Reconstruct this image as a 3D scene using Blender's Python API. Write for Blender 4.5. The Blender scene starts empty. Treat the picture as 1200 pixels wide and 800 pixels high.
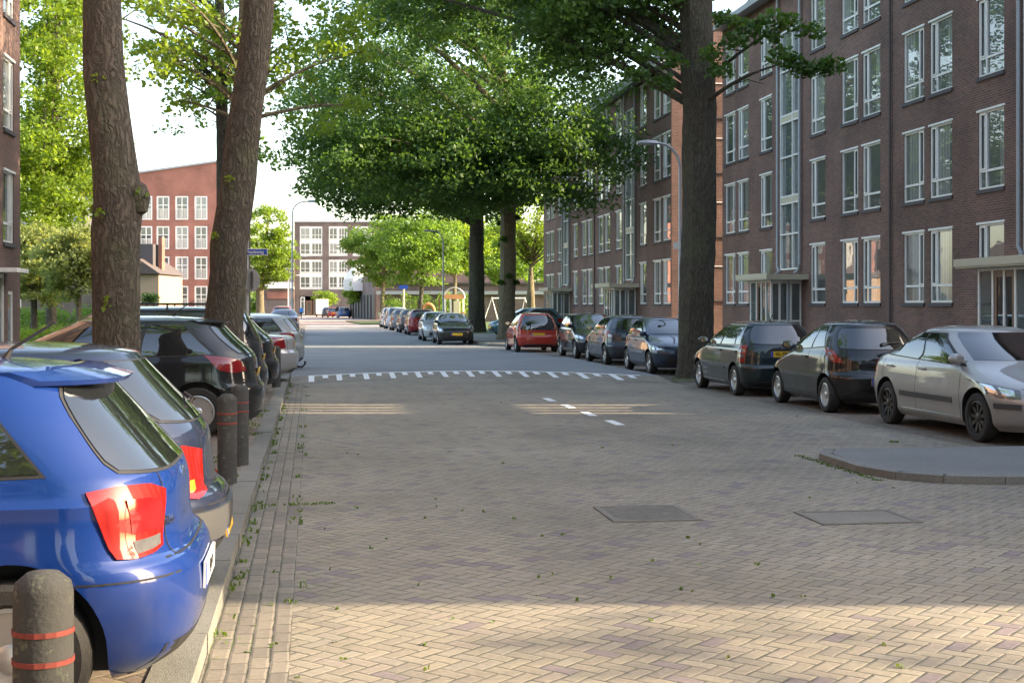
import bpy, bmesh, math, random
import numpy as np
from mathutils import Vector, Matrix
rnd = random.Random(7)
R_ = math.radians
S = bpy.context.scene
COL = S.collection

# ------------------------------------------------------------------ camera, sky, sun, exposure
TH = math.atan(234 / 1600); CT, ST = math.cos(TH), math.sin(TH)
HC = 1.75
cam = bpy.data.objects.new('camera', bpy.data.cameras.new('camera')); COL.objects.link(cam)
cam.location = (0, 0, HC); cam.rotation_euler = (R_(90), 0, -TH)
cam.data.sensor_width = 36; cam.data.lens = 48; cam.data.shift_y = -42 / 1200
cam.data.clip_start = .1; cam.data.clip_end = 5000
S.camera = cam
SUN = Vector((.988, -.158, math.tan(R_(23.5)))).normalized()
w = bpy.data.worlds.new('World'); S.world = w; w.use_nodes = True
nt = w.node_tree; bg = nt.nodes['Background']
sky = nt.nodes.new('ShaderNodeTexSky'); sky.sky_type = 'NISHITA'; sky.sun_disc = False
sky.sun_elevation = R_(23.5); sky.sun_rotation = math.atan2(SUN.x, SUN.y)
sky.air_density = 1.0; sky.dust_density = 2.6; sky.ozone_density = .8
nt.links.new(sky.outputs[0], bg.inputs[0]); bg.inputs[1].default_value = .15
sun = bpy.data.objects.new('sun', bpy.data.lights.new('sun', 'SUN')); COL.objects.link(sun)
sun.data.energy = 3.0; sun.data.angle = R_(.6); sun.data.color = (1, .86, .66)
sun.rotation_euler = SUN.to_track_quat('Z', 'Y').to_euler(); sun.location = (30, -5, 30)
S.view_settings.view_transform = 'Standard'; S.view_settings.look = 'None'
S.view_settings.exposure = 2.32; S.view_settings.gamma = 1
S.view_settings.use_white_balance = True; S.view_settings.white_balance_temperature = 7150; S.view_settings.white_balance_tint = 10
S.render.engine = 'CYCLES'
S.cycles.max_bounces = 6; S.cycles.diffuse_bounces = 3; S.cycles.glossy_bounces = 3
S.cycles.transmission_bounces = 4; S.cycles.transparent_max_bounces = 6
S.cycles.caustics_reflective = False; S.cycles.caustics_refractive = False

def GP(px, z):                      # a point of the street at camera depth z under picture column px
    x = (px - 600) / 1600 * z
    return (x * CT + z * ST, z * CT - x * ST)

# ------------------------------------------------------------------ materials
class N:
    def __init__(s, name):
        s.m = bpy.data.materials.new(name); s.m.use_nodes = True
        s.t = s.m.node_tree; s.b = s.t.nodes['Principled BSDF']; s.out = s.t.nodes['Material Output']
    def n(s, kind, **kw):
        x = s.t.nodes.new('ShaderNode' + kind)
        for k, v in kw.items(): setattr(x, k, v)
        return x
    def l(s, a, b): s.t.links.new(a, b)
    def put(s, sock, v):
        if isinstance(v, (int, float)): sock.default_value = v
        elif isinstance(v, tuple): sock.default_value = v if len(v) != 3 or sock.type == 'VECTOR' else (*v, 1)
        else: s.l(v, sock)
    def M(s, op, a, b=None, c=None):
        x = s.n('Math', operation=op); s.put(x.inputs[0], a)
        if b is not None: s.put(x.inputs[1], b)
        if c is not None: s.put(x.inputs[2], c)
        return x.outputs[0]
    def mix(s, f, a, b, bt='MIX'):
        x = s.n('Mix', data_type='RGBA', blend_type=bt)
        s.put(x.inputs[0], f); s.put(x.inputs[6], a); s.put(x.inputs[7], b)
        return x.outputs[2]
    def coord(s, which='Object'): return s.n('TexCoord').outputs[which]
    def noise(s, scale, detail=4, vec=None, rough=.55):
        x = s.n('TexNoise'); x.inputs['Scale'].default_value = scale; x.inputs['Detail'].default_value = detail
        x.inputs['Roughness'].default_value = rough
        s.l(vec if vec is not None else s.coord(), x.inputs['Vector']); return x.outputs['Fac']
    def ramp(s, f, lo, hi, a=0., b=1.):
        x = s.n('MapRange'); s.put(x.inputs[0], f)
        for i, v in enumerate((lo, hi, a, b)): x.inputs[1 + i].default_value = v
        return x.outputs[0]
    def bump(s, h, strength=.4, dist=.01):
        x = s.n('Bump'); x.inputs['Strength'].default_value = strength; x.inputs['Distance'].default_value = dist
        s.l(h, x.inputs['Height']); s.l(x.outputs[0], s.b.inputs['Normal'])
    def scale(s, v, sc):
        x = s.n('Mapping'); x.inputs['Scale'].default_value = sc; s.l(v, x.inputs[0]); return x.outputs[0]

def simple(name, col, rough=.6, metal=0., var=.12, vs=6, coat=0., spec=None, bump=0.):
    k = N(name); k.b.inputs['Roughness'].default_value = rough; k.b.inputs['Metallic'].default_value = metal
    if coat: k.b.inputs['Coat Weight'].default_value = coat; k.b.inputs['Coat Roughness'].default_value = .03
    if spec is not None: k.b.inputs['Specular IOR Level'].default_value = spec
    f = k.noise(vs)
    c2 = tuple(min(1, c * (1 + var)) for c in col); c1 = tuple(c * (1 - var) for c in col)
    k.l(k.mix(f, c1, c2), k.b.inputs['Base Color'])
    if bump: k.bump(k.noise(vs * 6), bump, .01)
    return k.m

def paint(name, col, metal=.35, dirt=.05):
    metal *= .7
    k = N(name); k.b.inputs['Metallic'].default_value = metal; k.b.inputs['Roughness'].default_value = .42; k.b.inputs['Specular IOR Level'].default_value = .15
    k.b.inputs['Coat Weight'].default_value = 1; k.b.inputs['Coat Roughness'].default_value = .035
    sp = k.n('SeparateXYZ'); k.l(k.coord(), sp.inputs[0])
    low = k.ramp(sp.outputs[2], .2, .75, 1, .12)
    d = k.M('MULTIPLY', k.ramp(k.noise(2.5, 8, rough=.7), .38, .75), low)
    k.l(k.mix(k.M('MULTIPLY', d, dirt * 4), col, (.17, .155, .13)), k.b.inputs['Base Color'])
    k.l(k.ramp(d, 0, 1, .03, .22), k.b.inputs['Coat Roughness'])
    return k.m

def brick(name, c1, c2, mortar, bw=.215, bh=.0625, var=.35):
    k = N(name); sp = k.n('SeparateXYZ'); k.l(k.coord('Object'), sp.inputs[0])
    cb = k.n('CombineXYZ'); k.put(cb.inputs[0], k.M('ADD', sp.outputs[0], sp.outputs[1])); k.put(cb.inputs[1], sp.outputs[2])
    b = k.n('TexBrick'); b.inputs['Scale'].default_value = 1; b.inputs['Brick Width'].default_value = bw
    b.inputs['Row Height'].default_value = bh; b.inputs['Mortar Size'].default_value = .0055; b.inputs['Mortar Smooth'].default_value = .2
    b.inputs['Color1'].default_value = (*c1, 1); b.inputs['Color2'].default_value = (*c2, 1); b.inputs['Mortar'].default_value = (*mortar, 1)
    b.inputs['Bias'].default_value = 0
    k.l(cb.outputs[0], b.inputs['Vector'])
    f = k.ramp(k.noise(.45, 6), .3, .7, 1 - var, 1 + var * .6)
    f2 = k.ramp(k.noise(9, 3), .3, .7, .88, 1.1)
    x = k.n('VectorMath', operation='SCALE'); k.l(b.outputs['Color'], x.inputs[0]); k.l(k.M('MULTIPLY', f, f2), x.inputs['Scale'])
    k.l(x.outputs[0], k.b.inputs['Base Color']); k.b.inputs['Roughness'].default_value = .88
    k.bump(k.M('SUBTRACT', 1, b.outputs['Fac']), .5, .006)
    return k.m

def herring(name, cols, mortar, s=.1, rot=45, stretch=False, moss=.3):
    k = N(name); co = k.coord()
    mp = k.n('Mapping'); mp.inputs['Rotation'].default_value = (0, 0, R_(rot)); mp.inputs['Scale'].default_value = (1 / s, 1 / s, 1)
    wob = k.n('TexNoise'); wob.inputs['Scale'].default_value = 3.5; wob.inputs['Detail'].default_value = 2; k.l(co, wob.inputs['Vector'])
    va = k.n('VectorMath', operation='MULTIPLY_ADD'); k.l(wob.outputs['Color'], va.inputs[0]); va.inputs[1].default_value = (.018, .018, 0); k.l(co, va.inputs[2])
    k.l(va.outputs[0], mp.inputs[0]); sp = k.n('SeparateXYZ'); k.l(mp.outputs[0], sp.inputs[0])
    x, y = sp.outputs[0], sp.outputs[1]
    if stretch:
        j = k.M('FLOOR', y); x2 = k.M('ADD', x, k.M('MULTIPLY', j, 1.0)); q = k.M('MULTIPLY', x2, .5); bi = k.M('FLOOR', q)
        lx = k.M('MULTIPLY', k.M('FRACT', q), 2); ly = k.M('FRACT', y)
        d = k.M('MINIMUM', k.M('MINIMUM', lx, k.M('SUBTRACT', 2, lx)), k.M('MINIMUM', ly, k.M('SUBTRACT', 1, ly)))
        idx, idy = bi, j
    else:
        i, j = k.M('FLOOR', x), k.M('FLOOR', y); fx, fy = k.M('FRACT', x), k.M('FRACT', y)
        m = k.M('FLOORED_MODULO', k.M('SUBTRACT', i, j), 4)
        m1 = k.M('COMPARE', m, 1, .1); m2 = k.M('COMPARE', m, 2, .1); h = k.M('LESS_THAN', m, 1.5); v = k.M('SUBTRACT', 1, h)
        lx, ly = k.M('ADD', fx, m1), k.M('ADD', fy, m2)
        sx, sy = k.M('ADD', 1, h), k.M('ADD', 1, v)
        d = k.M('MINIMUM', k.M('MINIMUM', lx, k.M('SUBTRACT', sx, lx)), k.M('MINIMUM', ly, k.M('SUBTRACT', sy, ly)))
        idx, idy = k.M('SUBTRACT', i, m1), k.M('SUBTRACT', j, m2)
    cb = k.n('CombineXYZ'); k.l(idx, cb.inputs[0]); k.l(idy, cb.inputs[1])
    wn = k.n('TexWhiteNoise', noise_dimensions='2D'); k.l(cb.outputs[0], wn.inputs['Vector'])
    rp = k.n('ValToRGB'); rp.color_ramp.interpolation = 'CONSTANT'; el = rp.color_ramp.elements
    ps = np.linspace(0, 1, len(cols) + 1)[:-1]
    el[0].position = 0; el[0].color = (*cols[0], 1); el[1].position = ps[1]; el[1].color = (*cols[1], 1)
    for p, c in zip(ps[2:], cols[2:]): e = el.new(p); e.color = (*c, 1)
    k.l(wn.outputs['Value'], rp.inputs[0])
    big = k.ramp(k.noise(.35, 6), .3, .72, .74, 1.22); fine = k.ramp(k.noise(30, 4), .3, .7, .86, 1.12)
    sc = k.n('VectorMath', operation='SCALE'); k.l(rp.outputs[0], sc.inputs[0]); k.l(k.M('MULTIPLY', big, fine), sc.inputs['Scale'])
    trk = k.ramp(k.noise(1.0, 5, k.scale(k.coord(), (.9, .07, 1))), .3, .7, .88, 1.1)
    st = k.ramp(k.noise(1.1, 7, rough=.7), .60, .72, 1, .80); sc2 = k.n('VectorMath', operation='SCALE'); k.l(sc.outputs[0], sc2.inputs[0]); k.l(k.M('MULTIPLY', trk, st), sc2.inputs['Scale']); sc = sc2
    mask = k.ramp(k.M('DIVIDE', d, k.ramp(k.noise(4.5, 4, rough=.7), .36, .66, .012, .10)), .55, 1.)
    mossf = k.ramp(k.noise(1.3, 6, rough=.7), .52, .68, 0, moss)
    mc = k.mix(mossf, mortar, (.085, .12, .03))
    k.l(k.mix(mask, mc, sc.outputs[0]), k.b.inputs['Base Color'])
    k.b.inputs['Roughness'].default_value = .8
    tilt = k.M('ADD', k.ramp(d, .0, .16), k.M('MULTIPLY', wn.outputs['Value'], .30))
    k.bump(k.M('ADD', tilt, k.M('MULTIPLY', k.noise(60, 3), .35)), .45, .008)
    return k.m

def leafmat(name, c1, c2, trans=.45):
    k = N(name); a = k.n('Attribute', attribute_name='rnd')
    c = k.mix(a.outputs['Fac'], c1, c2); k.l(c, k.b.inputs['Base Color']); k.b.inputs['Roughness'].default_value = .5
    k.b.inputs['Specular IOR Level'].default_value = .35
    tr = k.n('BsdfTranslucent'); k.l(k.mix(.5, c, (c2[0] * 2.4, c2[1] * 2.2, c2[2] * .7)), tr.inputs[0])
    mx = k.n('MixShader'); mx.inputs[0].default_value = trans; k.l(k.b.outputs[0], mx.inputs[1]); k.l(tr.outputs[0], mx.inputs[2])
    k.l(mx.outputs[0], k.out.inputs[0]); return k.m

def bark(name, c1, c2, green=.0):
    k = N(name); v = k.scale(k.coord(), (1, 1, .22)); n1 = k.noise(22, 8, v, .65)
    vo = k.n('TexVoronoi', feature='DISTANCE_TO_EDGE'); vo.inputs['Scale'].default_value = 17; wv_ = k.n('TexNoise'); wv_.inputs['Scale'].default_value = 5; wv_.inputs['Detail'].default_value = 5; k.l(k.coord(), wv_.inputs['Vector']); vm_ = k.n('VectorMath', operation='MULTIPLY_ADD'); k.l(wv_.outputs['Color'], vm_.inputs[0]); vm_.inputs[1].default_value = (.22, .22, .35); k.l(k.coord(), vm_.inputs[2]); k.l(k.scale(vm_.outputs[0], (1, 1, .16)), vo.inputs['Vector'])
    cr = k.M('ADD', k.ramp(vo.outputs[0], 0, .3, 0, .55), k.M('MULTIPLY', n1, 1.2))
    base = k.mix(k.ramp(cr, .35, 1.45), c1, c2)
    base = k.mix(k.ramp(k.noise(1.6, 5), .5, .75, 0, green), base, (.10, .13, .05))
    k.l(base, k.b.inputs['Base Color']); k.b.inputs['Roughness'].default_value = .95
    k.bump(cr, 1., .035); return k.m

def glassmat(name, base=(.012, .014, .015), rough=.02, spec=1.0):
    k = N(name); k.b.inputs['Roughness'].default_value = rough; k.b.inputs['Specular IOR Level'].default_value = spec
    k.b.inputs['IOR'].default_value = 1.6
    k.b.inputs['Coat Weight'].default_value = .3; k.b.inputs['Coat Roughness'].default_value = .01
    k.l(k.mix(k.noise(1.7, 3), tuple(c * .6 for c in base), tuple(c * 1.5 for c in base)), k.b.inputs['Base Color']); return k.m

def housepane(name):
    k = N(name); oi = k.n('ObjectInfo'); r = oi.outputs['Random']
    sp = k.n('SeparateXYZ'); k.l(k.coord(), sp.inputs[0])
    folds = k.M('SINE', k.M('ADD', k.M('MULTIPLY', sp.outputs[1], 38), k.M('MULTIPLY', k.noise(2), 5)))
    curt = k.mix(k.ramp(folds, -1, 1), (.14, .15, .145), (.24, .245, .235))
    dark = k.mix(k.noise(2.5), (.02, .026, .028), (.08, .09, .08))
    side = k.M('GREATER_THAN', k.M('FRACT', k.M('ADD', k.M('MULTIPLY', sp.outputs[1], .55), k.M('MULTIPLY', r, 7.3))), .62)
    on = k.M('MULTIPLY', side, k.M('GREATER_THAN', r, .15))
    k.l(k.mix(on, dark, curt), k.b.inputs['Base Color']); k.b.inputs['Roughness'].default_value = .55
    k.b.inputs['Coat Weight'].default_value = 1; k.b.inputs['Coat Roughness'].default_value = .012; k.b.inputs['Coat IOR'].default_value = 2.1
    bn = k.n('Bump'); bn.inputs['Strength'].default_value = .06; bn.inputs['Distance'].default_value = .02
    k.l(k.noise(1.5, 2), bn.inputs['Height']); k.l(bn.outputs[0], k.b.inputs['Coat Normal']); return k.m

M = {}
M['road'] = herring('road brick', [(.25, .215, .16), (.27, .23, .17), (.235, .20, .15), (.255, .22, .165), (.215, .185, .145), (.265, .23, .175), (.24, .205, .155), (.25, .21, .165), (.24, .21, .155), (.26, .225, .165), (.235, .20, .15), (.24, .21, .165), (.185, .15, .145)], (.06, .058, .04), s=.096, moss=.7)
M['bay'] = herring('bay brick', [(.20, .16, .125), (.22, .175, .135), (.18, .14, .115), (.235, .19, .14)], (.055, .05, .04), moss=.6)
M['gutter'] = herring('gutter brick', [(.21, .18, .14), (.235, .20, .155), (.18, .155, .125)], (.05, .05, .035), rot=90, stretch=True, moss=1.)
M['redbrickroad'] = herring('red paving', [(.40, .29, .24), (.43, .32, .26), (.38, .27, .22)], (.2, .15, .12))
M['slabs'] = herring('paving slabs', [(.22, .21, .19), (.25, .235, .21), (.20, .19, .175)], (.07, .065, .05), s=.3, rot=0, stretch=True, moss=.5)
def asphalt(name, a, b):
    k = N(name); f = k.noise(.5, 6); g = k.noise(120, 3)
    sp_ = k.noise(34, 6, rough=.75)
    k.l(k.mix(k.ramp(k.M('MULTIPLY', k.M('ADD', k.M('ADD', f, g), sp_), .333), .38, .62), a, b), k.b.inputs['Base Color']); k.b.inputs['Roughness'].default_value = .85
    k.bump(g, .5, .01); return k.m
M['asphalt'] = asphalt('grey asphalt', (.15, .155, .16), (.235, .24, .245))
M['darkasphalt'] = asphalt('dark asphalt', (.12, .122, .118), (.22, .22, .205))
M['soil'] = asphalt('soil', (.05, .04, .026), (.14, .115, .08))
M['grassground'] = asphalt('grass ground', (.05, .085, .02), (.10, .16, .035))
M['kerb'] = asphalt('kerb stone', (.10, .10, .085), (.25, .24, .21))
M['line'] = simple('road paint', (.72, .72, .70), .7, var=.22, vs=14)
M['brick'] = brick('brown brick', (.195, .095, .072), (.125, .064, .053), (.27, .225, .19))
M['brick_left'] = brick('left brick', (.19, .10, .075), (.14, .075, .06), (.22, .18, .15))
M['brick_red'] = brick('red brick', (.34, .13, .095), (.29, .11, .08), (.32, .22, .18))
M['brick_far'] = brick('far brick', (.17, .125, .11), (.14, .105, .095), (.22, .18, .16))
M['white'] = simple('white window paint', (.80, .79, .75), .45, var=.06)
M['cream'] = simple('cream paint', (.50, .45, .33), .6, var=.08)
M['sill'] = simple('dark sill stone', (.075, .065, .07), .7)
M['pipe'] = simple('grey pipe', (.33, .35, .37), .5, .1)
M['darkpipe'] = simple('dark pipe', (.07, .06, .06), .6)
M['wood'] = simple('brown door wood', (.16, .08, .045), .5, var=.25)
M['roof'] = simple('roof tile', (.09, .07, .065), .8, var=.3, vs=3)
M['hpane'] = housepane('house glass')
M['stairglass'] = glassmat('stair glass', (.10, .12, .12), .04, .8)
M['glass'] = glassmat('car glass')
M['black'] = simple('black plastic', (.018, .018, .019), .5, bump=.1)
M['greyplastic'] = simple('grey plastic', (.055, .056, .058), .55)
M['gap'] = simple('panel gap', (.004, .004, .005), .8)
M['tyre'] = simple('tyre rubber', (.022, .021, .02), .8, bump=.3, vs=20)
M['rim'] = simple('silver rim', (.50, .50, .50), .3, .75)
M['darkrim'] = simple('dark rim', (.06, .055, .05), .4, .6)
M['chrome'] = simple('chrome', (.7, .7, .7), .12, 1)
M['amber'] = simple('amber lens', (.75, .25, .03), .15, coat=1)
M['lens'] = simple('clear lens', (.15, .15, .155), .08, .35, coat=1, vs=30, var=.4)
k = N('red lens'); k.b.inputs['Roughness'].default_value = .12; k.b.inputs['Coat Weight'].default_value = 1
wv = k.n('TexWave'); wv.inputs['Scale'].default_value = 9; k.l(k.coord(), wv.inputs['Vector'])
k.l(k.mix(k.M('MULTIPLY', wv.outputs['Fac'], k.noise(14)), (.17, .003, .003), (.45, .014, .011)), k.b.inputs['Base Color'])
k.b.inputs['Specular IOR Level'].default_value = .1; k.b.inputs['Roughness'].default_value = .5; M['red'] = k.m
M['darkred'] = simple('dark red lens', (.22, .01, .012), .12, coat=1, vs=30, var=.4)
M['yplate'] = simple('yellow plate', (.75, .46, .03), .45, var=.05)
M['wplate'] = simple('white plate', (.75, .75, .73), .45, var=.05)
M['blueplate'] = simple('plate blue', (.02, .07, .42), .45)
M['lamp'] = simple('lamp grey', (.42, .44, .45), .45, .2)
M['signblue'] = simple('sign blue', (.03, .10, .42), .4)
M['signback'] = simple('sign back', (.22, .215, .21), .5, .3)
M['orange'] = simple('orange plastic', (.62, .28, .12), .45)
M['yellow'] = simple('yellow plastic', (.62, .55, .36), .45)
M['skin'] = simple('skin', (.55, .36, .27), .6)
M['cloth'] = simple('dark cloth', (.03, .032, .04), .9)
M['pale'] = simple('pale cloth', (.6, .58, .55), .9)
M['blue'] = simple('blue box', (.03, .22, .6), .5)
M['bark'] = bark('brown bark', (.034, .029, .022), (.165, .135, .105), .4)
M['bark_dark'] = bark('dark bark', (.026, .023, .016), (.12, .105, .075), .5)
M['bark_pale'] = bark('pale bark', (.09, .075, .045), (.26, .22, .14), .3)
M['leaf_dark'] = leafmat('elm leaves', (.028, .070, .021), (.086, .168, .038), .43)
M['leaf_mid'] = leafmat('green leaves', (.07, .14, .025), (.14, .24, .045), .48)
M['leaf_lime'] = leafmat('lime leaves', (.09, .16, .02), (.19, .28, .045), .5)
M['leaf_pale'] = leafmat('pale leaves', (.17, .22, .09), (.30, .34, .15), .5)
M['grass'] = leafmat('grass', (.06, .11, .02), (.13, .20, .04), .4)
# bollard: dark concrete with lichen
k = N('bollard concrete'); li = k.ramp(k.noise(22, 8, rough=.75), .57, .68)
k.l(k.mix(li, k.mix(k.noise(5), (.035, .035, .033), (.075, .075, .07)), (.16, .18, .11)), k.b.inputs['Base Color'])
k.b.inputs['Roughness'].default_value = .95; k.bump(k.noise(70, 4), .6, .006); M['bollard'] = k.m
M['bolred'] = simple('worn red band', (.22, .04, .03), .7, var=.4, vs=40)

# ------------------------------------------------------------------ mesh helpers
def mk(name, V, F, mat, parent=None, loc=(0, 0, 0), smooth=False, attr=None, fm=None):
    me = bpy.data.meshes.new(name); me.from_pydata([tuple(map(float, v)) for v in V], [], F)
    for x in (mat if isinstance(mat, (list, tuple)) else [mat]): me.materials.append(x)
    if fm is not None: me.polygons.foreach_set('material_index', fm)
    if smooth: me.polygons.foreach_set('use_smooth', [True] * len(F))
    me.validate(); me.update()
    o = bpy.data.objects.new(name, me); COL.objects.link(o); o.location = loc
    if parent: o.parent = parent
    return o
def tag(o, label=None, cat=None, group=None, kind=None):
    for a, b in (('label', label), ('category', cat), ('group', group), ('kind', kind)):
        if b: o[a] = b
    return o
def empty(name, loc, rz=0, label=None, cat=None, group=None):
    o = bpy.data.objects.new(name, None); COL.objects.link(o); o.location = loc; o.rotation_euler = (0, 0, rz)
    o.empty_display_size = .2; return tag(o, label, cat, group)
def copy_tree(o, parent=None):
    c = o.copy(); COL.objects.link(c)
    if parent: c.parent = parent
    for ch in list(o.children): copy_tree(ch, c)
    return c
class MB:
    def __init__(s): s.V = []; s.F = []; s.m = []
    def add(s, V, F, mi=0):
        b = len(s.V); s.V += [tuple(v) for v in V]; s.F += [tuple(i + b for i in f) for f in F]; s.m += [mi] * len(F); return s
    def box(s, x0, x1, y0, y1, z0, z1, mi=0, bev=0):
        V = [(x, y, z) for x in (x0, x1) for y in (y0, y1) for z in (z0, z1)]
        return s.add(V, [(0, 1, 3, 2), (4, 6, 7, 5), (0, 4, 5, 1), (2, 3, 7, 6), (0, 2, 6, 4), (1, 5, 7, 3)], mi)
    def tube(s, pts, rad, n=10, mi=0, cap=True, rough=0, seed=0):
        pts = [Vector(p) for p in pts]; rg = random.Random(seed); b = len(s.V)
        rad = rad if isinstance(rad, (list, tuple)) else [rad] * len(pts); up = Vector((0, 0, 1)); px_ = None
        for i, p in enumerate(pts):
            t = (pts[min(i + 1, len(pts) - 1)] - pts[max(i - 1, 0)]).normalized()
            if px_ is None: a = t.cross(up if abs(t.z) < .95 else Vector((1, 0, 0))).normalized()
            else: a = (px_ - t * px_.dot(t)).normalized()
            px_ = a; c = t.cross(a)
            for k_ in range(n):
                an = 2 * math.pi * k_ / n; r = rad[i] * (1 + rough * (rg.random() - .5) * 2)
                q = p + a * (math.cos(an) * r) + c * (math.sin(an) * r); s.V.append((q.x, q.y, q.z))
        for i in range(len(pts) - 1):
            for k_ in range(n):
                k2 = (k_ + 1) % n; s.F.append((b + i * n + k_, b + i * n + k2, b + (i + 1) * n + k2, b + (i + 1) * n + k_)); s.m.append(mi)
        if cap:
            s.F.append(tuple(b + k_ for k_ in range(n))[::-1]); s.F.append(tuple(b + (len(pts) - 1) * n + k_ for k_ in range(n))); s.m += [mi, mi]
        return s
    def lathe(s, prof, n=24, mi=0, axis='z', c=(0, 0, 0), caps=True):       # prof: (r, h)
        b = len(s.V)
        for r, h in prof:
            for k_ in range(n):
                a = 2 * math.pi * k_ / n; u, v = r * math.cos(a), r * math.sin(a)
                p = (u, v, h) if axis == 'z' else ((h, u, v) if axis == 'x' else (u, h, v))
                s.V.append((p[0] + c[0], p[1] + c[1], p[2] + c[2]))
        for i in range(len(prof) - 1):
            for k_ in range(n):
                k2 = (k_ + 1) % n; s.F.append((b + i * n + k_, b + i * n + k2, b + (i + 1) * n + k2, b + (i + 1) * n + k_)); s.m.append(mi)
        for i in ((0, len(prof) - 1) if caps else ()):
            if prof[i][0] > 1e-4: s.F.append(tuple(b + i * n + k_ for k_ in range(n))); s.m.append(mi)
        return s
    def poly(s, pts, z0, z1, mi=0):
        n = len(pts); V = [(x, y, z0) for x, y in pts] + [(x, y, z1) for x, y in pts]
        return s.add(V, [tuple(range(n))[::-1], tuple(range(n, 2 * n))] + [(i, (i + 1) % n, n + (i + 1) % n, n + i) for i in range(n)], mi)
    def build(s, name, mat, parent=None, loc=(0, 0, 0), smooth=False):
        o = mk(name, s.V, s.F, mat, parent, loc, smooth, fm=s.m)
        bm = bmesh.new(); bm.from_mesh(o.data); bmesh.ops.recalc_face_normals(bm, faces=bm.faces)
        if smooth:
            for e in bm.edges:
                e.smooth = not (len(e.link_faces) == 2 and e.calc_face_angle(0) > R_(38))
        bm.to_mesh(o.data); bm.free(); return o
def textmesh(name, body, size, mat, parent, mw, extrude=.001):
    cu = bpy.data.curves.new(name, 'FONT'); cu.body = body; cu.size = size; cu.align_x = 'CENTER'; cu.align_y = 'CENTER'; cu.extrude = extrude
    cu.offset = size * .012
    t = bpy.data.objects.new(name, cu); COL.objects.link(t); dg = bpy.context.evaluated_depsgraph_get(); dg.update()
    me = bpy.data.meshes.new_from_object(t.evaluated_get(dg)); bpy.data.objects.remove(t)
    me.materials.clear(); me.materials.append(mat); me.transform(mw)
    o = bpy.data.objects.new(name, me); COL.objects.link(o); o.parent = parent; return o

# ------------------------------------------------------------------ ground
def sheet(name, pts, z, mat, side=None):
    m = MB()
    if side is None: m.add([(x, y, z) for x, y in pts], [tuple(range(len(pts)))])
    else: m.poly(pts, z - side, z)
    return tag(m.build(name, mat), kind='structure')
sheet('ground', [(-3000, -3000), (3000, -3000), (3000, 3000), (-3000, 3000)], -.03, M['soil'])
# road: brick up to the hump line, asphalt beyond, red paving at the far end
arc = [GP(p, HC * 1600 / (y - 358)) for p, y in ((352, 441), (400, 438.5), (450, 436.5), (500, 435.3), (550, 434.8), (600, 435.2), (650, 436.4), (700, 438.6), (735, 441))]
arcY = [a[1] for a in arc]
sheet('road', [(-.52, -8), (12, -8), (12, 33.2)] + [(a[0], a[1]) for a in arc[::-1]] + [(-.52, 34.4)], 0, M['road'])
sheet('road_asphalt', [(-.52, 34.4)] + [(a[0], a[1]) for a in arc] + [(12, 33.2), (12, 112), (-.52, 112)], 0.0, M['asphalt'])
sheet('road_far', [(-60, 112), (60, 112), (60, 240), (-60, 240)], -.002, M['redbrickroad'])
sheet('far_square', [(-.52, 116), (7.4, 116), (7.4, 119), (-.52, 119)], .003, M['line'])
sheet('gutter', [(-.52, -8), (-.11, -8), (-.11, 34.0), (-.52, 34.0)], .004, M['gutter'])
for i, (a, b) in enumerate(((12.9, 55.5),)):
    sheet('parking_strip', [(8.15, a + 3), (10.4, a + 3), (10.4, b), (8.15, b)], .004, M['bay'])
# left: raised bays and pavement
m = MB(); m.box(-5.0, -.72, -8, 112, -.03, .10); tag(m.build('parking_bays', M['bay']), kind='structure')
m = MB(); m.box(-7.2, -5.0, -8, 112, -.03, .13); tag(m.build('pavement', M['slabs']), kind='structure')
m = MB(); y = -8
while y < 112:
    j = rnd.uniform(-.006, .006); m.box(-.72 + j, -.52 + j, y + .006, y + .994, -.03, .108 + rnd.uniform(-.004, .004)); y += 1
tag(m.build('kerb', M['kerb']), kind='structure')
sheet('lawn', [(-90, 38), (-7.2, 38), (-7.2, 112), (-90, 112)], .10, M['grassground'])
# right pavement
RP = [(10.4, -8), (30, -8), (30, 125), (8.0, 125), (7.6, 122), (7.5, 60), (7.7, 58.3), (8.4, 57.2), (10.4, 56.2)]
m = MB(); m.poly(RP, -.03, .12); tag(m.build('pavement', M['slabs']), kind='structure')
def kerbline(pts, wd=.15, h=.13, name='kerb'):
    m = MB()
    for (x0, y0), (x1, y1) in zip(pts[:-1], pts[1:]):
        d = Vector((x1 - x0, y1 - y0)); L = d.length; d /= L; n_ = max(1, int(round(L / 1.0)))
        nx, ny = -d.y, d.x
        for q in range(n_):
            a, b = L * q / n_ + .004, L * (q + 1) / n_ - .004
            m.poly([(x0 + d.x * a, y0 + d.y * a), (x0 + d.x * b, y0 + d.y * b), (x0 + d.x * b + nx * wd, y0 + d.y * b + ny * wd), (x0 + d.x * a + nx * wd, y0 + d.y * a + ny * wd)], -.03, h)
    return tag(m.build(name, M['kerb']), kind='structure')
kerbline([(10.38, 15.8), (10.38, 56.2), (8.4, 57.17), (7.68, 58.3), (7.48, 60), (7.58, 122)])
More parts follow.
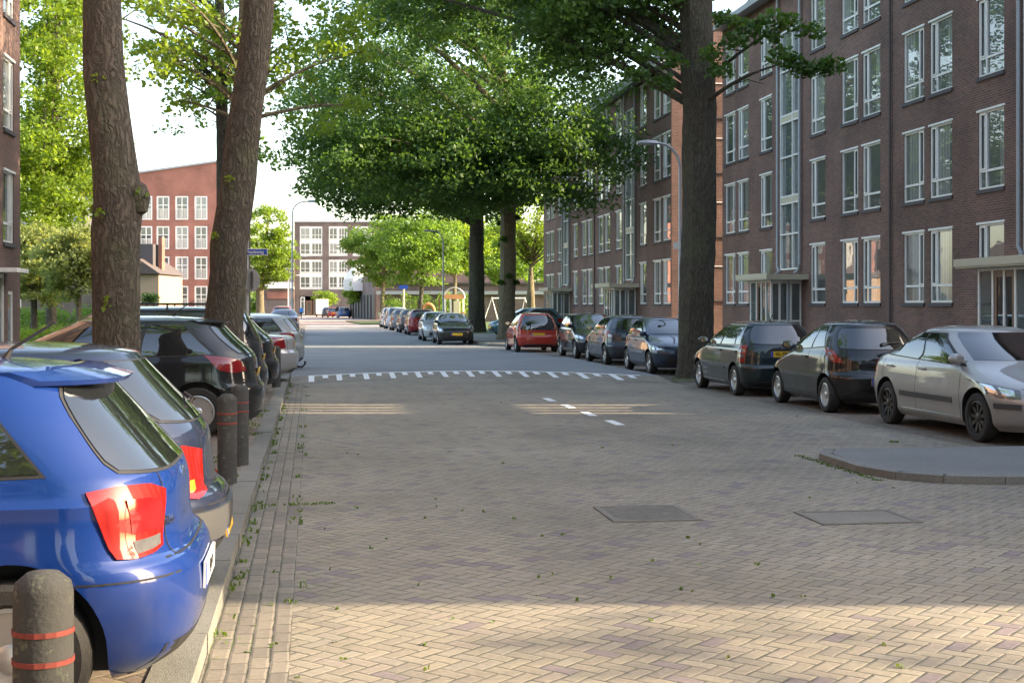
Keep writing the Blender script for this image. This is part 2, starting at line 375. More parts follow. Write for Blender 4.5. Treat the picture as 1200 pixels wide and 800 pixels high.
# pavement corner that sticks out at the right
isl = [(6.0, 15.3), (5.75, 15.0), (5.62, 13.6), (5.75, 13.0), (6.1, 12.65), (6.7, 12.5), (10.4, 12.45), (10.4, 15.3)]
m = MB(); m.poly([(x + .13 if x < 6.5 else x, y + (.13 if y < 12.8 else 0)) for x, y in isl], -.03, .070); tag(m.build('pavement_corner', M['darkasphalt']), kind='structure')
kerbline([(12, 12.45), (6.7, 12.5), (6.15, 12.68), (5.8, 13.02), (5.64, 13.6), (5.68, 14.8), (5.95, 15.35)][::-1], .13, .078)
sheet('tree_bed', [(8.1, 30.0), (10.35, 30.0), (10.35, 33.0), (8.1, 33.0)], .012, M['soil'])
sheet('lawn', [(8.2, 78), (30, 92), (60, 92), (60, 135), (8.6, 135), (8.2, 120)], .128, M['grassground'])
sheet('verge', [(4.5, 128), (22, 128), (24, 150), (3.6, 150)], .10, M['grassground'], .1)
# markings
HX = np.linspace(-.5, 8.1, 44); AXs = [a[0] for a in arc]
hy = lambda x: float(np.interp(x, AXs, arcY)) * .947 if x < 7.4 else float(np.interp(7.4, AXs, arcY)) * .947 - (x - 7.4) * .5
HH = .10; RL = 1.25
m = MB()
for x0, x1 in zip(HX[:-1], HX[1:]): m.add([(x0, hy(x0) - RL, .004), (x1, hy(x1) - RL, .004), (x1, hy(x1), HH), (x0, hy(x0), HH)], [(0, 1, 2, 3)])
tag(m.build('hump_ramp', M['road']), kind='structure')
m = MB()
for x0, x1 in zip(HX[:-1], HX[1:]): m.add([(x0, hy(x0), HH), (x1, hy(x1), HH), (x1, 43, HH), (x0, 43, HH), (x1, 46, .002), (x0, 46, .002)], [(0, 1, 2, 3), (3, 2, 4, 5)])
tag(m.build('hump_top', M['asphalt']), kind='structure')
m = MB(); rp = lambda x, t: (x, hy(x) - t * RL, HH + .004 - (HH - .004) * t)
for x0, x1 in zip(HX[:-1], HX[1:]):
    if x1 > 7.75 or x0 < -.2: continue
    m.add([rp(x0, .0), rp(x1, .0), rp(x1, .085), rp(x0, .085)], [(3, 2, 1, 0)])
for q in range(24):
    x = -.02 + q * .325; t1_ = .92 if q % 2 == 0 else .48; m.add([rp(x - .065, .087), rp(x + .065, .087), rp(x + .065, t1_), rp(x - .065, t1_)], [(3, 2, 1, 0)])
tag(m.build('road_marking', M['line']), kind='structure')
m = MB()
for px, py in ((643.5, 468.3), (666, 476.3), (690, 485), (720, 495.3)):
    x, y = GP(px, 2800 / (py - 358)); m.add([(x - .07, y - .42, .005), (x + .07, y - .42, .005), (x + .07, y + .42, .005), (x - .07, y + .42, .005)], [(0, 1, 2, 3)])
tag(m.build('lane_dashes', M['line']), kind='structure')
def cover(x, y, sx, sy, lab, cat, mat, ribs=True):
    r = empty('manhole_cover', (x, y, 0), 0, lab, cat, 'metal covers set in the brick road')
    m = MB(); m.box(-sx, sx, -sy, -sy + .05, 0, .01); m.box(-sx, sx, sy - .05, sy, 0, .01); m.box(-sx, -sx + .05, -sy + .05, sy - .05, 0, .01); m.box(sx - .05, sx, -sy + .05, sy - .05, 0, .01)
    m.build('frame', simple('iron frame', (.16, .145, .12), .8, var=.5, vs=10), r)
    m = MB(); m.box(-sx + .05, sx - .05, -sy + .05, sy - .05, 0, .006)
    if ribs:
        q = -sy + .1
        while q < sy - .08: m.box(-sx + .07, sx - .07, q, q + .03, .006, .009); q += .06
    m.build('lid', mat, r)
cover(2.78, 11.2, .37, .42, 'ribbed rectangular iron drain cover in the middle of the brick road', 'drain cover', simple('worn iron', (.15, .14, .12), .8, var=.6, vs=9))
cover(4.45, 10.75, .42, .34, 'dark flat service cover right of the ribbed drain cover', 'service cover', asphalt('cover tar', (.15, .135, .115), (.25, .225, .185)), False)

# ------------------------------------------------------------------ buildings
def bx(name, dims, mat, parent, mi=0): return MB().box(*dims).build(name, mat, parent)
def facade(holes, a0, a1, z0, z1, X, out, depth=.13):
    """wall in the plane x=X running along y, looking to out (-1 or 1), with the openings cut"""
    A = sorted({a0, a1, *[h[0] for h in holes], *[h[1] for h in holes]}); Z = sorted({z0, z1, *[h[2] for h in holes], *[h[3] for h in holes]})
    m = MB()
    for i in range(len(A) - 1):
        for j in range(len(Z) - 1):
            ca, cz = (A[i] + A[i + 1]) / 2, (Z[j] + Z[j + 1]) / 2
            if any(h[0] < ca < h[1] and h[2] < cz < h[3] for h in holes): continue
            m.add([(X, A[i], Z[j]), (X, A[i + 1], Z[j]), (X, A[i + 1], Z[j + 1]), (X, A[i], Z[j + 1])], [(0, 1, 2, 3)])
    for h in holes:
        Xi = X - out * depth; c = [(h[0], h[2]), (h[1], h[2]), (h[1], h[3]), (h[0], h[3])]
        for q in range(4):
            (ya, za), (yb, zb) = c[q], c[(q + 1) % 4]; m.add([(X, ya, za), (X, yb, zb), (Xi, yb, zb), (Xi, ya, za)], [(0, 1, 2, 3)])
    return m
def window_proto(W, H, flip=False, style='flat'):
    """outward is -x, runs along +y; origin at the lower corner of the opening"""
    f = MB(); d0, d1 = .03, .10
    f.box(d0, d1, 0, .055, 0, H); f.box(d0, d1, W - .055, W, 0, H); f.box(d0, d1, .055, W - .055, 0, .055); f.box(d0, d1, .055, W - .055, H - .055, H)
    nw = .36
    ym = (W - nw) if not flip else nw
    zt = .46 if H > 1.5 else H * .5
    if W > .8:
        f.box(d0 + .004, d1, ym - .03, ym + .03, .055, H - .055)
    f.box(d0 + .006, d1, .055, W - .055, zt - .03, zt + .03)
    if W > .8:
        a, b = (ym + .03, W - .055) if not flip else (.055, ym - .03)
        for y0, y1 in ((a, a + .035), (b - .035, b)): f.box(d0 - .012, d0 + .03, y0, y1, zt + .03, H - .055)
        f.box(d0 - .010, d0 + .03, a, b, zt + .031, zt + .066); f.box(d0 - .010, d0 + .03, a, b, H - .092, H - .056)
    f.box(-.035, d0 - .001, -.06, W + .03, H - .005, H + .05)
    o = f.build('window', M['white'])
    p = MB().box(.075, .085, .05, W - .05, .05, H - .05).build('pane', M['hpane'], o)
    s = MB().box(-.05, .12, -.05, W + .05, -.10, -.003).build('sill', M['sill'], o)
    return o
def drop(o):
    for c in list(o.children): drop(c)
    bpy.data.objects.remove(o)
WP = [window_proto(1.3, 1.94, False), window_proto(1.3, 1.94, True)]
def block(name, X, pipes, ends, depth, eave, label, winmin, stairs_y, gable_win=False):
    y0, y1 = ends; root = empty(name, (X, y0, 0), 0, label, 'apartment block')
    wins = []                                    # (a, z, variant)
    for p in pipes:
        for sgn in (-1, 1):
            for a, b, v in ((.8, 2.1, 0), (2.45, 3.75, 1), (5.15, 6.45, 0)):
                ya = p + a if sgn > 0 else p - b
                if ya < winmin or ya < y0 + .1 or ya + 1.3 > y1 - .2: continue
                vv = v if sgn > 0 else ((1 - v) if a < 5 else 0)
                for fl in range(4): wins.append((ya, 1.83 + 2.8 * fl, vv))
    holes = [(a, a + 1.3, z, z + 1.94) for a, z, v in wins]
    for s in stairs_y: holes.append((s - .95, s + .95, 3.0, 11.4)); holes.append((s - 1.0, s + 1.0, .1, 2.55))
    L = lambda m: [(x - X, y - y0, z) for x, y, z in m.V]
    m = facade(holes, y0, y1, 0, eave, X, -1)
    # side walls, back and the sloped gables
    Xb = X + depth; ru, rr = 1.75, 2.1
    for yy in (y0, y1):
        m.add([(X, yy, 0), (Xb, yy, 0), (Xb, yy, eave), (Xb - ru, yy, eave + rr), (X + ru, yy, eave + rr), (X, yy, eave)], [(0, 1, 2, 3, 4, 5)])
    m.add([(Xb, y0, 0), (Xb, y1, 0), (Xb, y1, eave), (Xb, y0, eave)], [(0, 1, 2, 3)])
    m.V = L(m); wall = mk('wall', m.V, m.F, M['brick'], root)
    m = MB(); y0r, y1r = .02, y1 - y0 - .02
    m.add([(-.0, y0r, eave), (ru, y0r, eave + rr - .03), (depth - ru, y0r, eave + rr - .03), (depth, y0r, eave), (0, y1r, eave), (ru, y1r, eave + rr - .03), (depth - ru, y1r, eave + rr - .03), (depth, y1r, eave)], [(0, 4, 5, 1), (1, 5, 6, 2), (2, 6, 7, 3)])
    m.build('roof', M['roof'], root)
    m = MB(); m.box(-.5, .3, -.05, y1 - y0 + .05, eave - .02, eave + .04); m.box(-.56, -.5, -.05, y1 - y0 + .05, eave - .12, eave + .09); m.box(-.5, -.42, -.04, y1 - y0 + .04, eave - .10, eave - .02)
    m.build('gutter', M['pipe'], root)
    m = MB(); m.box(ru - .1, depth - ru + .1, -.09, .1, eave + rr - .03, eave + rr + .06); m.box(ru - .1, depth - ru + .1, y1 - y0 - .1, y1 - y0 + .06, eave + rr - .03, eave + rr + .06); m.build('coping', M['pipe'], root)
    for a, z, v in wins:
        o = copy_tree(WP[v], root); o.location = (0, a - y0, z)
    for p in pipes:
        if y0 + .5 < p < y1 - .5: MB().tube([(-.06, p - y0, .3), (-.06, p - y0, 10.6)], .035, 8).build('drain_pipe', M['darkpipe'], root)
    for s in stairs_y:
        q = s - y0
        # stair glazing in three tall sections
        f = MB(); H0 = (3.0, 5.55, 8.4); H1 = (5.35, 8.2, 11.4)
        for a in (-.95, .90, -.32): f.box(-.05, .10, q + a, q + a + (.05 if a != -.32 else .06), 3.0, 11.4)
        for z0_, z1_ in zip(H0, H1):
            zz = z0_ + (z1_ - z0_) * .52
            for z in (z0_, zz, z1_ - .05): f.box(-.04, .099, q - .90, q - .32, z, z + .05); f.box(-.04, .099, q - .26, q + .90, z, z + .05)
        fo = f.build('stair_window', M['white'], root)
        for z0_, z1_ in zip(H0, H1): MB().box(.05, .06, q - .94, q + .94, z0_, z1_).build('pane', M['stairglass'], fo)
        for z0_ in (5.352, 8.202): MB().box(-.03, .09, q - .90, q + .90, z0_, z0_ + .196).build('spandrel', M['cream'], fo)
        for sg in (-1.12, 1.12):
            MB().tube([(-.09, q + sg, eave - .1), (-.09, q + sg, 3.15), (-.09, q + sg * .86, 2.95), (-.22, q + sg * .82, 2.86)], .05, 8).build('drain_pipe', M['pipe'], root)
        # porch
        pd = 1.1
        po = MB(); po.box(-pd - .35, .0, q - 1.75, q + 1.55, 2.62, 2.80); po.box(-pd - .38, -pd - .35, q - 1.78, q + 1.58, 2.66, 2.84)
        po = po.build('porch_roof', M['cream'], root)
        fr = MB(); 
        for a in (-1.1, -.62, .0 - .12, .40, 1.05): fr.box(-pd, -pd + .07, q + a, q + a + .07, .12, 2.62)
        for a, b in ((-1.03, -.62), (.47, 1.05)):
            for z in (.12, 1.05, 2.55): fr.box(-pd + .002, -pd + .068, q + a, q + b, z, z + .07)
            fr.box(-pd + .02, -pd + .05, q + a, q + b, .19, 1.05)
        fr.box(-pd + .002, -pd + .068, q - .55, q + .40, 2.55, 2.62)
        for a in (-.75, -.35, -.02):
            fr.box(a - .07 if a < -.03 else -.07, a, q - 1.1, q - 1.03, .12, 2.62)
        fr.box(-pd + .07, -.002, q - 1.098, q - 1.035, 2.5, 2.615); fr.box(-pd + .07, -.002, q - 1.098, q - 1.035, 1.2, 1.26)
        fo = fr.build('porch_frame', M['white'], root)
        for dm in ((-pd + .03, -pd + .04, q - 1.03, q - .62, 1.12, 2.55), (-pd + .03, -pd + .04, q + .47, q + 1.05, 1.12, 2.55), (-pd + .07, -.01, q - 1.075, q - 1.065, .12, 2.5)): MB().box(*dm).build('pane', M['stairglass'], fo)
        d = MB(); d.box(-pd + .02, -pd + .06, q - .55, q - .42, .12, 2.55); d.box(-pd + .02, -pd + .06, q + .27, q + .40, .12, 2.55); d.box(-pd + .021, -pd + .059, q - .42, q + .27, .12, .4); d.box(-pd + .021, -pd + .059, q - .42, q + .27, 2.4, 2.55)
        do = d.build('door', M['wood'], root)
        MB().box(-pd + .035, -pd + .045, q - .42, q + .27, .4, 2.4).build('pane', M['glass'], do)
        MB().box(-pd + .0, -pd + .018, q + .29, q + .33, 1.0, 1.3).build('handle', M['chrome'], do)
        bxs = MB()
        for z in (1.3, 1.55, 1.8, .55, .8): bxs.box(-pd - .006, -pd + .018, q + .52, q + .98, z, z + .03)
        bxs.build('letterbox', M['greyplastic'], fo)
        MB().box(-pd + .1, 0, q - 1.02, q + 1.04, .0, .12).build('step', M['kerb'], root)
        MB().tube([(-.55, q - 1.25, .0), (-.55, q - 1.25, 2.62)], .045, 8).build('post', M['pipe'], root)
    if gable_win:
        for z in (2.0, 4.8, 7.6, 10.0):
            o = copy_tree(WP[0], root); o.location = (2.9, -.01, z); o.rotation_euler = (0, 0, R_(90)); o.scale = (1, .8, .75)
    return root
block('apartment_block', 16.5, [54.1, 37.3], (21.9, 53.7), 8.4, 12.9, 'near brown brick block with white windows behind the parked cars on the right', 20, [45.7, 28.9])
block('apartment_block', 15.5, [57.3, 74.1, 90.9], (57.9, 91.2), 9.0, 12.4, 'farther brown brick block whose orange end wall catches the sun', 56, [65.6, 82.7], True)
block('apartment_block', 16.5, [], (5.45, 18.45), 8.4, 12.9, 'end block nearest the camera on the right, outside the picture', 90, [])
x_ = empty('streak_mask', (16.7, 18.45, 0), 0, 'unseen slotted screen added between the right blocks to shape the sun streaks on the road', 'light_mask')  # unseen slotted screen in an invented gap, added to shape the road sun streaks
MB().box(0, .3, .005, 3.445, 0, 3.8).box(0, .3, .005, 3.445, 5.9, 6.7).box(0, .3, .005, 3.445, 7.8, 12.6).build('wall', M['brick'], x_)
m = MB()
for q in (1.55, 2.1, 2.75): m.box(.1, .2, q, q + .32, 3.8, 5.9); m.box(.1, .2, q, q + .32, 6.7, 7.8)
m.build('bars', M['pipe'], x_)  # added bars split the sunlight into separate thin streaks

block('apartment_block', 16.5, [-8.5, -25.3, -42.1], (-50.5, -4.5), 8.4, 12.9, 'brown brick block behind the photographer, outside the picture', -60, [])
# left block
r = empty('brick_house', (-7.2, 35.4, 0), 0, 'brown brick building at the left edge with sun flecked wall', 'building')
hl = []; WL = [window_proto(1.15, 1.7, True)]
for zf in (3.25, 5.95, 8.65): hl.append((-1.85, -.7, zf, zf + 1.7)); hl.append((-5.6, -4.45, zf, zf + 1.7))
for yy in range(-66, -8, 6):
    for zf in (.9, 3.25, 5.95, 8.65): hl.append((yy, yy + 1.15, zf, zf + 1.7))
nw_ = len(hl)
hl += [(-2.6, -1.7, .15, 2.5), (-1.35, -.75, .15, 2.1)]
m = facade(hl, -80, 0, 0, 12.4, 0, 1); m.add([(0, 0, 0), (-10, 0, 0), (-10, 0, 12.4), (0, 0, 12.4)], [(0, 1, 2, 3)]); m.add([(0, -80, 0), (-10, -80, 0), (-10, -80, 12.4), (0, -80, 12.4)], [(0, 1, 2, 3)])
mk('wall', m.V, m.F, M['brick_left'], r)
m = MB(); m.add([(.3, .2, 12.4), (-5, .2, 15), (-10.3, .2, 12.4), (.3, -80.2, 12.4), (-5, -80.2, 15), (-10.3, -80.2, 12.4)], [(0, 1, 4, 3), (1, 2, 5, 4), (0, 1, 2), (3, 4, 5)]); m.build('roof', M['roof'], r)
for a, b, z, z1 in hl[:nw_]:
    o = copy_tree(WL[0], r); o.location = (0, b, z); o.rotation_euler = (0, 0, math.pi)
f = MB(); f.box(-.1, -.02, -2.6, -2.5, .15, 2.5); f.box(-.1, -.02, -1.8, -1.7, .15, 2.5); f.box(-.1, -.02, -2.5, -1.8, 2.4, 2.5); f.box(0, .5, -2.8, -1.5, 2.52, 2.62); f.box(-.1, -.02, -1.35, -1.27, .15, 2.1); f.box(-.1, -.02, -.83, -.75, .15, 2.1); f.box(-.1, -.02, -1.27, -.83, 2.02, 2.1)
fo = f.build('door_frame', M['white'], r); MB().box(-.09, -.05, -2.5, -1.8, .15, 2.4).box(-.09, -.05, -1.27, -.83, .15, 2.02).build('door', M['blue'] if 0 else M['stairglass'], fo)

def frontal(name, cx, z, wpx, hbase, htop, label, cat, mat, depth=10):
    """a building whose front faces the camera; returns root and local coordinates: x along, y away, z up"""
    X, Y = GP(cx, z); return empty(name, (X, Y, 0), -TH, label, cat)
# red modern building
zz = 135.; u = zz / 1600
r = frontal('apartment_building', 255, zz, 0, 0, 0, 'salmon red brick apartment building with slanting roof line between the left trunks', 'apartment building', None)
px2 = lambda px: (px - 255) * u
hz = lambda y: HC + (358 - y) * u
cols = [(96, 111), (118, 133), (141, 156), (163.5, 178.5), (183.5, 198.5), (205.5, 220.7), (228, 243)]
rows = [(229.8, 257.7), (265, 292), (300.5, 327.5), (335, 362)]
holes = [(px2(a), px2(b), hz(y1), hz(y0)) for a, b in cols for y0, y1 in rows]
def frontwall(holes, x0, x1, topL, topR, dep, mat, root):
    m = MB(); ztop = min(topL, topR)
    f = facade(holes, x0, x1, 0, ztop - .01, 0, -1, .2)          # plane x=0 along y  ->  turn to plane y=0 along x
    V = [(y, x, z) for x, y, z in f.V]; m.add(V, f.F)
    m.add([(x0, 0, ztop - .01), (x1, 0, ztop - .01), (x1, 0, topR), (x0, 0, topL)], [(0, 1, 2, 3)])
    m.add([(x0, 0, 0), (x0, dep, 0), (x0, dep, topL), (x0, 0, topL)], [(0, 1, 2, 3)]); m.add([(x1, 0, 0), (x1, dep, 0), (x1, dep, topR), (x1, 0, topR)], [(0, 1, 2, 3)])
    m.add([(x0, dep, 0), (x1, dep, 0), (x1, dep, topR), (x0, dep, topL)], [(0, 1, 2, 3)])
    mk('wall', m.V, m.F, mat, root)
    mk('roof', [(x0 - .1, -.15, topL), (x1 + .1, -.15, topR), (x1 + .1, dep, topR), (x0 - .1, dep, topL), (x0 - .1, -.15, topL + .18), (x1 + .1, -.15, topR + .18), (x1 + .1, dep, topR + .18), (x0 - .1, dep, topL + .18)],
       [(0, 1, 2, 3), (4, 5, 6, 7), (0, 1, 5, 4), (1, 2, 6, 5), (2, 3, 7, 6), (3, 0, 4, 7)], M['pipe'], root)
frontwall(holes, px2(95), 0, hz(213), hz(190), 14, M['brick_red'], r)
def fwin(root, x0, x1, z0, z1, fr=.12, mull=(.5,), tran=(.5,), bal=False, frame=None):
    m = MB(); m.box(x0, x0 + fr, .02, .14, z0, z1); m.box(x1 - fr, x1, .02, .14, z0, z1); m.box(x0 + fr, x1 - fr, .02, .14, z0, z0 + fr); m.box(x0 + fr, x1 - fr, .02, .14, z1 - fr, z1)
    for q in mull: xm = x0 + (x1 - x0) * q; m.box(xm - .04, xm + .04, .03, .13, z0 + fr, z1 - fr)
    for q in tran: zm = z0 + (z1 - z0) * q; m.box(x0 + fr, x1 - fr, .035, .125, zm - .04, zm + .04)
    o = m.build('window', frame or M['white'], root)
    MB().box(x0 + .05, x1 - .05, .12, .139, z0 + .05, z1 - .05).build('pane', M['hpane'], o)
    if bal:
        b = MB(); zb = z0 + (z1 - z0) * .46; b.box(x0 + .1, x1 - .1, -.10, -.06, zb - .04, zb); b.box(x0 + .1, x1 - .1, -.10, -.06, z0 + .02, z0 + .06)
        n_ = 9
        for i in range(n_): xx = x0 + .1 + (x1 - x0 - .24) * i / (n_ - 1); b.box(xx, xx + .04, -.095, -.065, z0 + .06, zb - .04)
        b.build('railing', M['white'], o)
for a, b in cols:
    for j, (y0, y1) in enumerate(rows): fwin(r, px2(a), px2(b), hz(y1), hz(y0), .14, (.5,), (.62,), True)
# little house before it
zz = 98.; u = zz / 1600; hz = lambda y, u_=u: HC + (358 - y) * u_
X, Y = GP(172, zz); r = empty('house', (X, Y, 0), -TH, 'small white walled house with brown roof half hidden by the left trunk', 'house')
px3 = lambda px: (px - 172) * u
m = MB(); m.box(px3(140), px3(186), 0, 7, 0, hz(322)); m.build('wall', simple('tan plaster', (.36, .25, .18), .8), r)
m = MB(); a, b, c, d = px3(138), px3(163), px3(189.5), hz(321); t = hz(303)
m.add([(a, -.4, d), (c, -.4, d), (b, -.4, t), (a, 7.4, d), (c, 7.4, d), (b, 7.4, t)], [(0, 1, 2), (3, 4, 5), (0, 2, 5, 3), (2, 1, 4, 5), (0, 1, 4, 3)]); m.build('roof', M['roof'], r)
m = MB(); m.box(px3(177), px3(181.5), 2, 2.8, hz(318), hz(276)); m.build('chimney', M['brick_red'], r)
fwin(r, px3(166), px3(170), .9, 2.2, .06)
m = MB(); m.box(px3(150), px3(174), 1.2, 4, d - .5, hz(285)); m.build('dormer', M['sill'], r)
# white and brick building far down the street
zz = 250.; u = zz / 1600; hz = lambda y, u_=u: HC + (358 - y) * u_
X, Y = GP(345, zz); r = empty('apartment_building', (X, Y, 0), -TH, 'white panelled apartment building with brick piers closing the far end of the street', 'apartment building')
px4 = lambda px: (px - 345) * u
holes = [(px4(351), px4(378), hz(y1), hz(y0)) for y0, y1 in ((265, 300), (304, 339))] + [(px4(385), px4(407.5), hz(y1), hz(y0)) for y0, y1 in ((265, 300), (304, 339))] + [(px4(413), px4(436), hz(y1), hz(y0)) for y0, y1 in ((265, 300), (304, 339))] + [(px4(351), px4(378), 0.05, hz(347))]
frontwall(holes, px4(345), px4(470), hz(260.5), hz(260.5), 14, M['brick_far'], r)
for h in holes[:6]:
    x0, x1, z0, z1 = h; mid = (z0 + z1) / 2
    MB().box(x0, x1, .15, .19, z0, z1).build('panel', M['white'], r)
    for a, b in ((z0 + .3, mid - .35), (mid + .35, z1 - .3)):
        wq = (x1 - x0); fwin(r, x0 + .1, x0 + wq * .46, a, b, .12, (.5,), (.35,)); fwin(r, x0 + wq * .52, x1 - .1, a, b, .12, (.33, .66), (.35,))
fwin(r, px4(352), px4(357), .1, hz(348), .15, (), (.75,)); fwin(r, px4(358), px4(366), .1, hz(352), .35, (.5,), (), frame=M['wood']); fwin(r, px4(367), px4(377), .1, hz(348), .15, (.5,), (.75,), frame=M['wood'])
# its lower left wing
X, Y = GP(345, 249.5); r = empty('apartment_building', (X, Y, 0), -TH, 'low white balconied wing left of the far apartment building', 'apartment building')
u = 249.5 / 1600; hz = lambda y, u_=u: HC + (358 - y) * u_
m = MB(); m.box((300 - 345) * u, -.05, 0, 10, 0, hz(296)); m.build('wall', M['brick_far'], r)
for y0, y1 in ((297, 315), (318, 337)):
    m = MB(); m.box((312 - 345) * u, .0, -1.2, -.05, hz(y1) - .15, hz(y1)); m.box((312 - 345) * u, 0, -1.2, -1.12, hz(y1), hz(y1) + 1.0); m.build('balcony', M['white'], r)
    for a, b in ((313, 322), (324, 332), (334, 344)): fwin(r, (a - 345) * u, (b - 345) * u, hz(y1) + .2, hz(y0), .14)
m = MB(); m.box((313 - 345) * u, (344 - 345) * u, -.3, -.05, hz(350), hz(342)); m.build('fascia', M['brick_red'], r)
fwin(r, (318 - 345) * u, (328 - 345) * u, .1, hz(351), .3, (.5,), (), frame=M['wood']); fwin(r, (330 - 345) * u, (342 - 345) * u, .1, hz(351), .3, (.5,), (), frame=M['wood'])
# brick building with white upper floor right of the street end, seen along its side
zz = 165.; u = zz / 1600; hz = lambda y, u_=u: HC + (358 - y) * u_
X, Y = GP(412, zz); r = empty('corner_building', (X, Y, 0), -TH, 'dark brick garage building with white ribbed upper storey at the street end', 'building')
m = MB(); x1 = (440 - 412) * u; m.add([(-3.5, 30, 0), (-3.5, 30, hz(327)), (x1, 0, 0), (x1, 0, hz(316)), (x1 + 18, 0, 0), (x1 + 18, 0, hz(316)), (x1 + 18, 30, 0), (x1 + 18, 30, hz(327))], [(0, 2, 3, 1), (2, 4, 5, 3), (4, 6, 7, 5), (1, 3, 5, 7)]); m.build('wall', M['brick_far'], r)
m = MB()
for i in range(9):
    t = i / 8; xd = -3.5 + (x1 + 3.5) * t; m.box(xd - .22, xd - .06, 30 - 30 * t - .22, 30 - 30 * t - .1, .1, 3.1)
m.add([(-3.56, 29.95, .1), (x1 - .06, -.05, .1), (x1 - .06, -.05, 3.2), (-3.56, 29.95, 3.2)], [(0, 1, 2, 3)]); m.build('garage_doors', M['greyplastic'], r)
xm = -3.5 + (x1 + 3.5) * .5
m = MB(); m.add([(-4.6, 30.5, 3.9), (xm - 1.1, 14.8, 3.7), (xm - 1.1, 14.8, 7.2), (-4.6, 30.5, 5.9), (-3.3, 30.6, 3.9), (xm + .2, 15, 3.7), (xm + .2, 15, 7.2), (-3.3, 30.6, 5.9)], [(0, 1, 2, 3), (4, 5, 6, 7), (0, 1, 5, 4), (3, 2, 6, 7), (0, 3, 7, 4), (1, 2, 6, 5)])
for i in range(10):
    t = i / 9; x = -4.6 + (xm + 3.5) * t; y = 30.5 - 15.7 * t; m.box(x - .16, x - .04, y - .1, y + .1, 3.9, 5.4)
m.build('upper_panel', M['white'], r)
# low school building behind the playground
zz = 140.; u = zz / 1600; hz = lambda y, u_=u: HC + (358 - y) * u_
X, Y = GP(445, zz); r = empty('school_building', (X, Y, 0), -TH, 'long low brick school building with dark windows behind the playground', 'school')
x1 = (700 - 445) * u
m = MB(); m.box(0, x1, 0, 12, 0, hz(333)); m.build('wall', M['brick_far'], r)
MB().box(-.3, x1 + .3, -.5, -.02, hz(345), hz(341)).build('fascia', M['pipe'], r)
MB().box(-.3, x1 + .3, -.3, 12.3, hz(333), hz(331)).build('roof', M['sill'], r)
for i in range(14): x = .4 + i * 1.6; fwin(r, x, x + 1.3, .6 if i % 3 else .1, hz(346), .09, (.5,), (.7,))
# houses behind the left garden
zz = 78.; u = zz / 1600; hz = lambda y, u_=u: HC + (358 - y) * u_
X, Y = GP(70, zz); r = empty('house', (X, Y, 0), -TH, 'garden house with ribbed reddish roof behind the pale green tree', 'house')
x0, x1 = (25 - 70) * u, (118 - 70) * u
m = MB(); m.box(x0, x1, 0, 7, 0, hz(302)); m.build('wall', M['brick_far'], r)
m = MB(); m.add([(x0 - .3, -.5, hz(303)), (x1 + .3, -.5, hz(303)), (x1 + .3, 3.5, hz(276)), (x0 - .3, 3.5, hz(276)), (x0 - .3, 7.5, hz(303)), (x1 + .3, 7.5, hz(303))], [(0, 1, 2, 3), (3, 2, 5, 4), (0, 3, 4), (1, 2, 5)])
q = x0
while q < x1:
    m.add([(q, -.5, hz(303) + .02), (q + .16, -.5, hz(303) + .02), (q + .16, 3.5, hz(276) + .10), (q, 3.5, hz(276) + .10), (q, -.5, hz(303) + .14), (q + .16, -.5, hz(303) + .14), (q + .16, 3.5, hz(276) + .2), (q, 3.5, hz(276) + .2)], [(0, 1, 5, 4), (0, 4, 7, 3), (1, 2, 6, 5), (4, 5, 6, 7)]); q += .45
m.build('roof', simple('ribbed roof', (.33, .21, .17), .8), r)
for a in (55, 72, 88): fwin(r, (a - 70) * u, (a - 62) * u, .8, 2.2, .1)
zz = 115.; u = zz / 1600; hz = lambda y, u_=u: HC + (358 - y) * u_
X, Y = GP(70, zz); r = empty('school_hall', (X, Y, 0), -TH, 'grey flat roofed building with wide windows above the ribbed roof', 'building')
m = MB(); m.box((20 - 70) * u, (95 - 70) * u, 0, 10, 0, hz(253)); m.build('wall', simple('grey panel', (.34, .35, .36), .7), r)
MB().box((92 - 70) * u, (100 - 70) * u, -.2, 6, 0, hz(254)).build('side_panel', M['sill'], r)
for i in range(4): fwin(r, (30 + i * 15 - 70) * u, (43 + i * 15 - 70) * u, hz(278), hz(262), .2)
for o in WP + WL: drop(o)

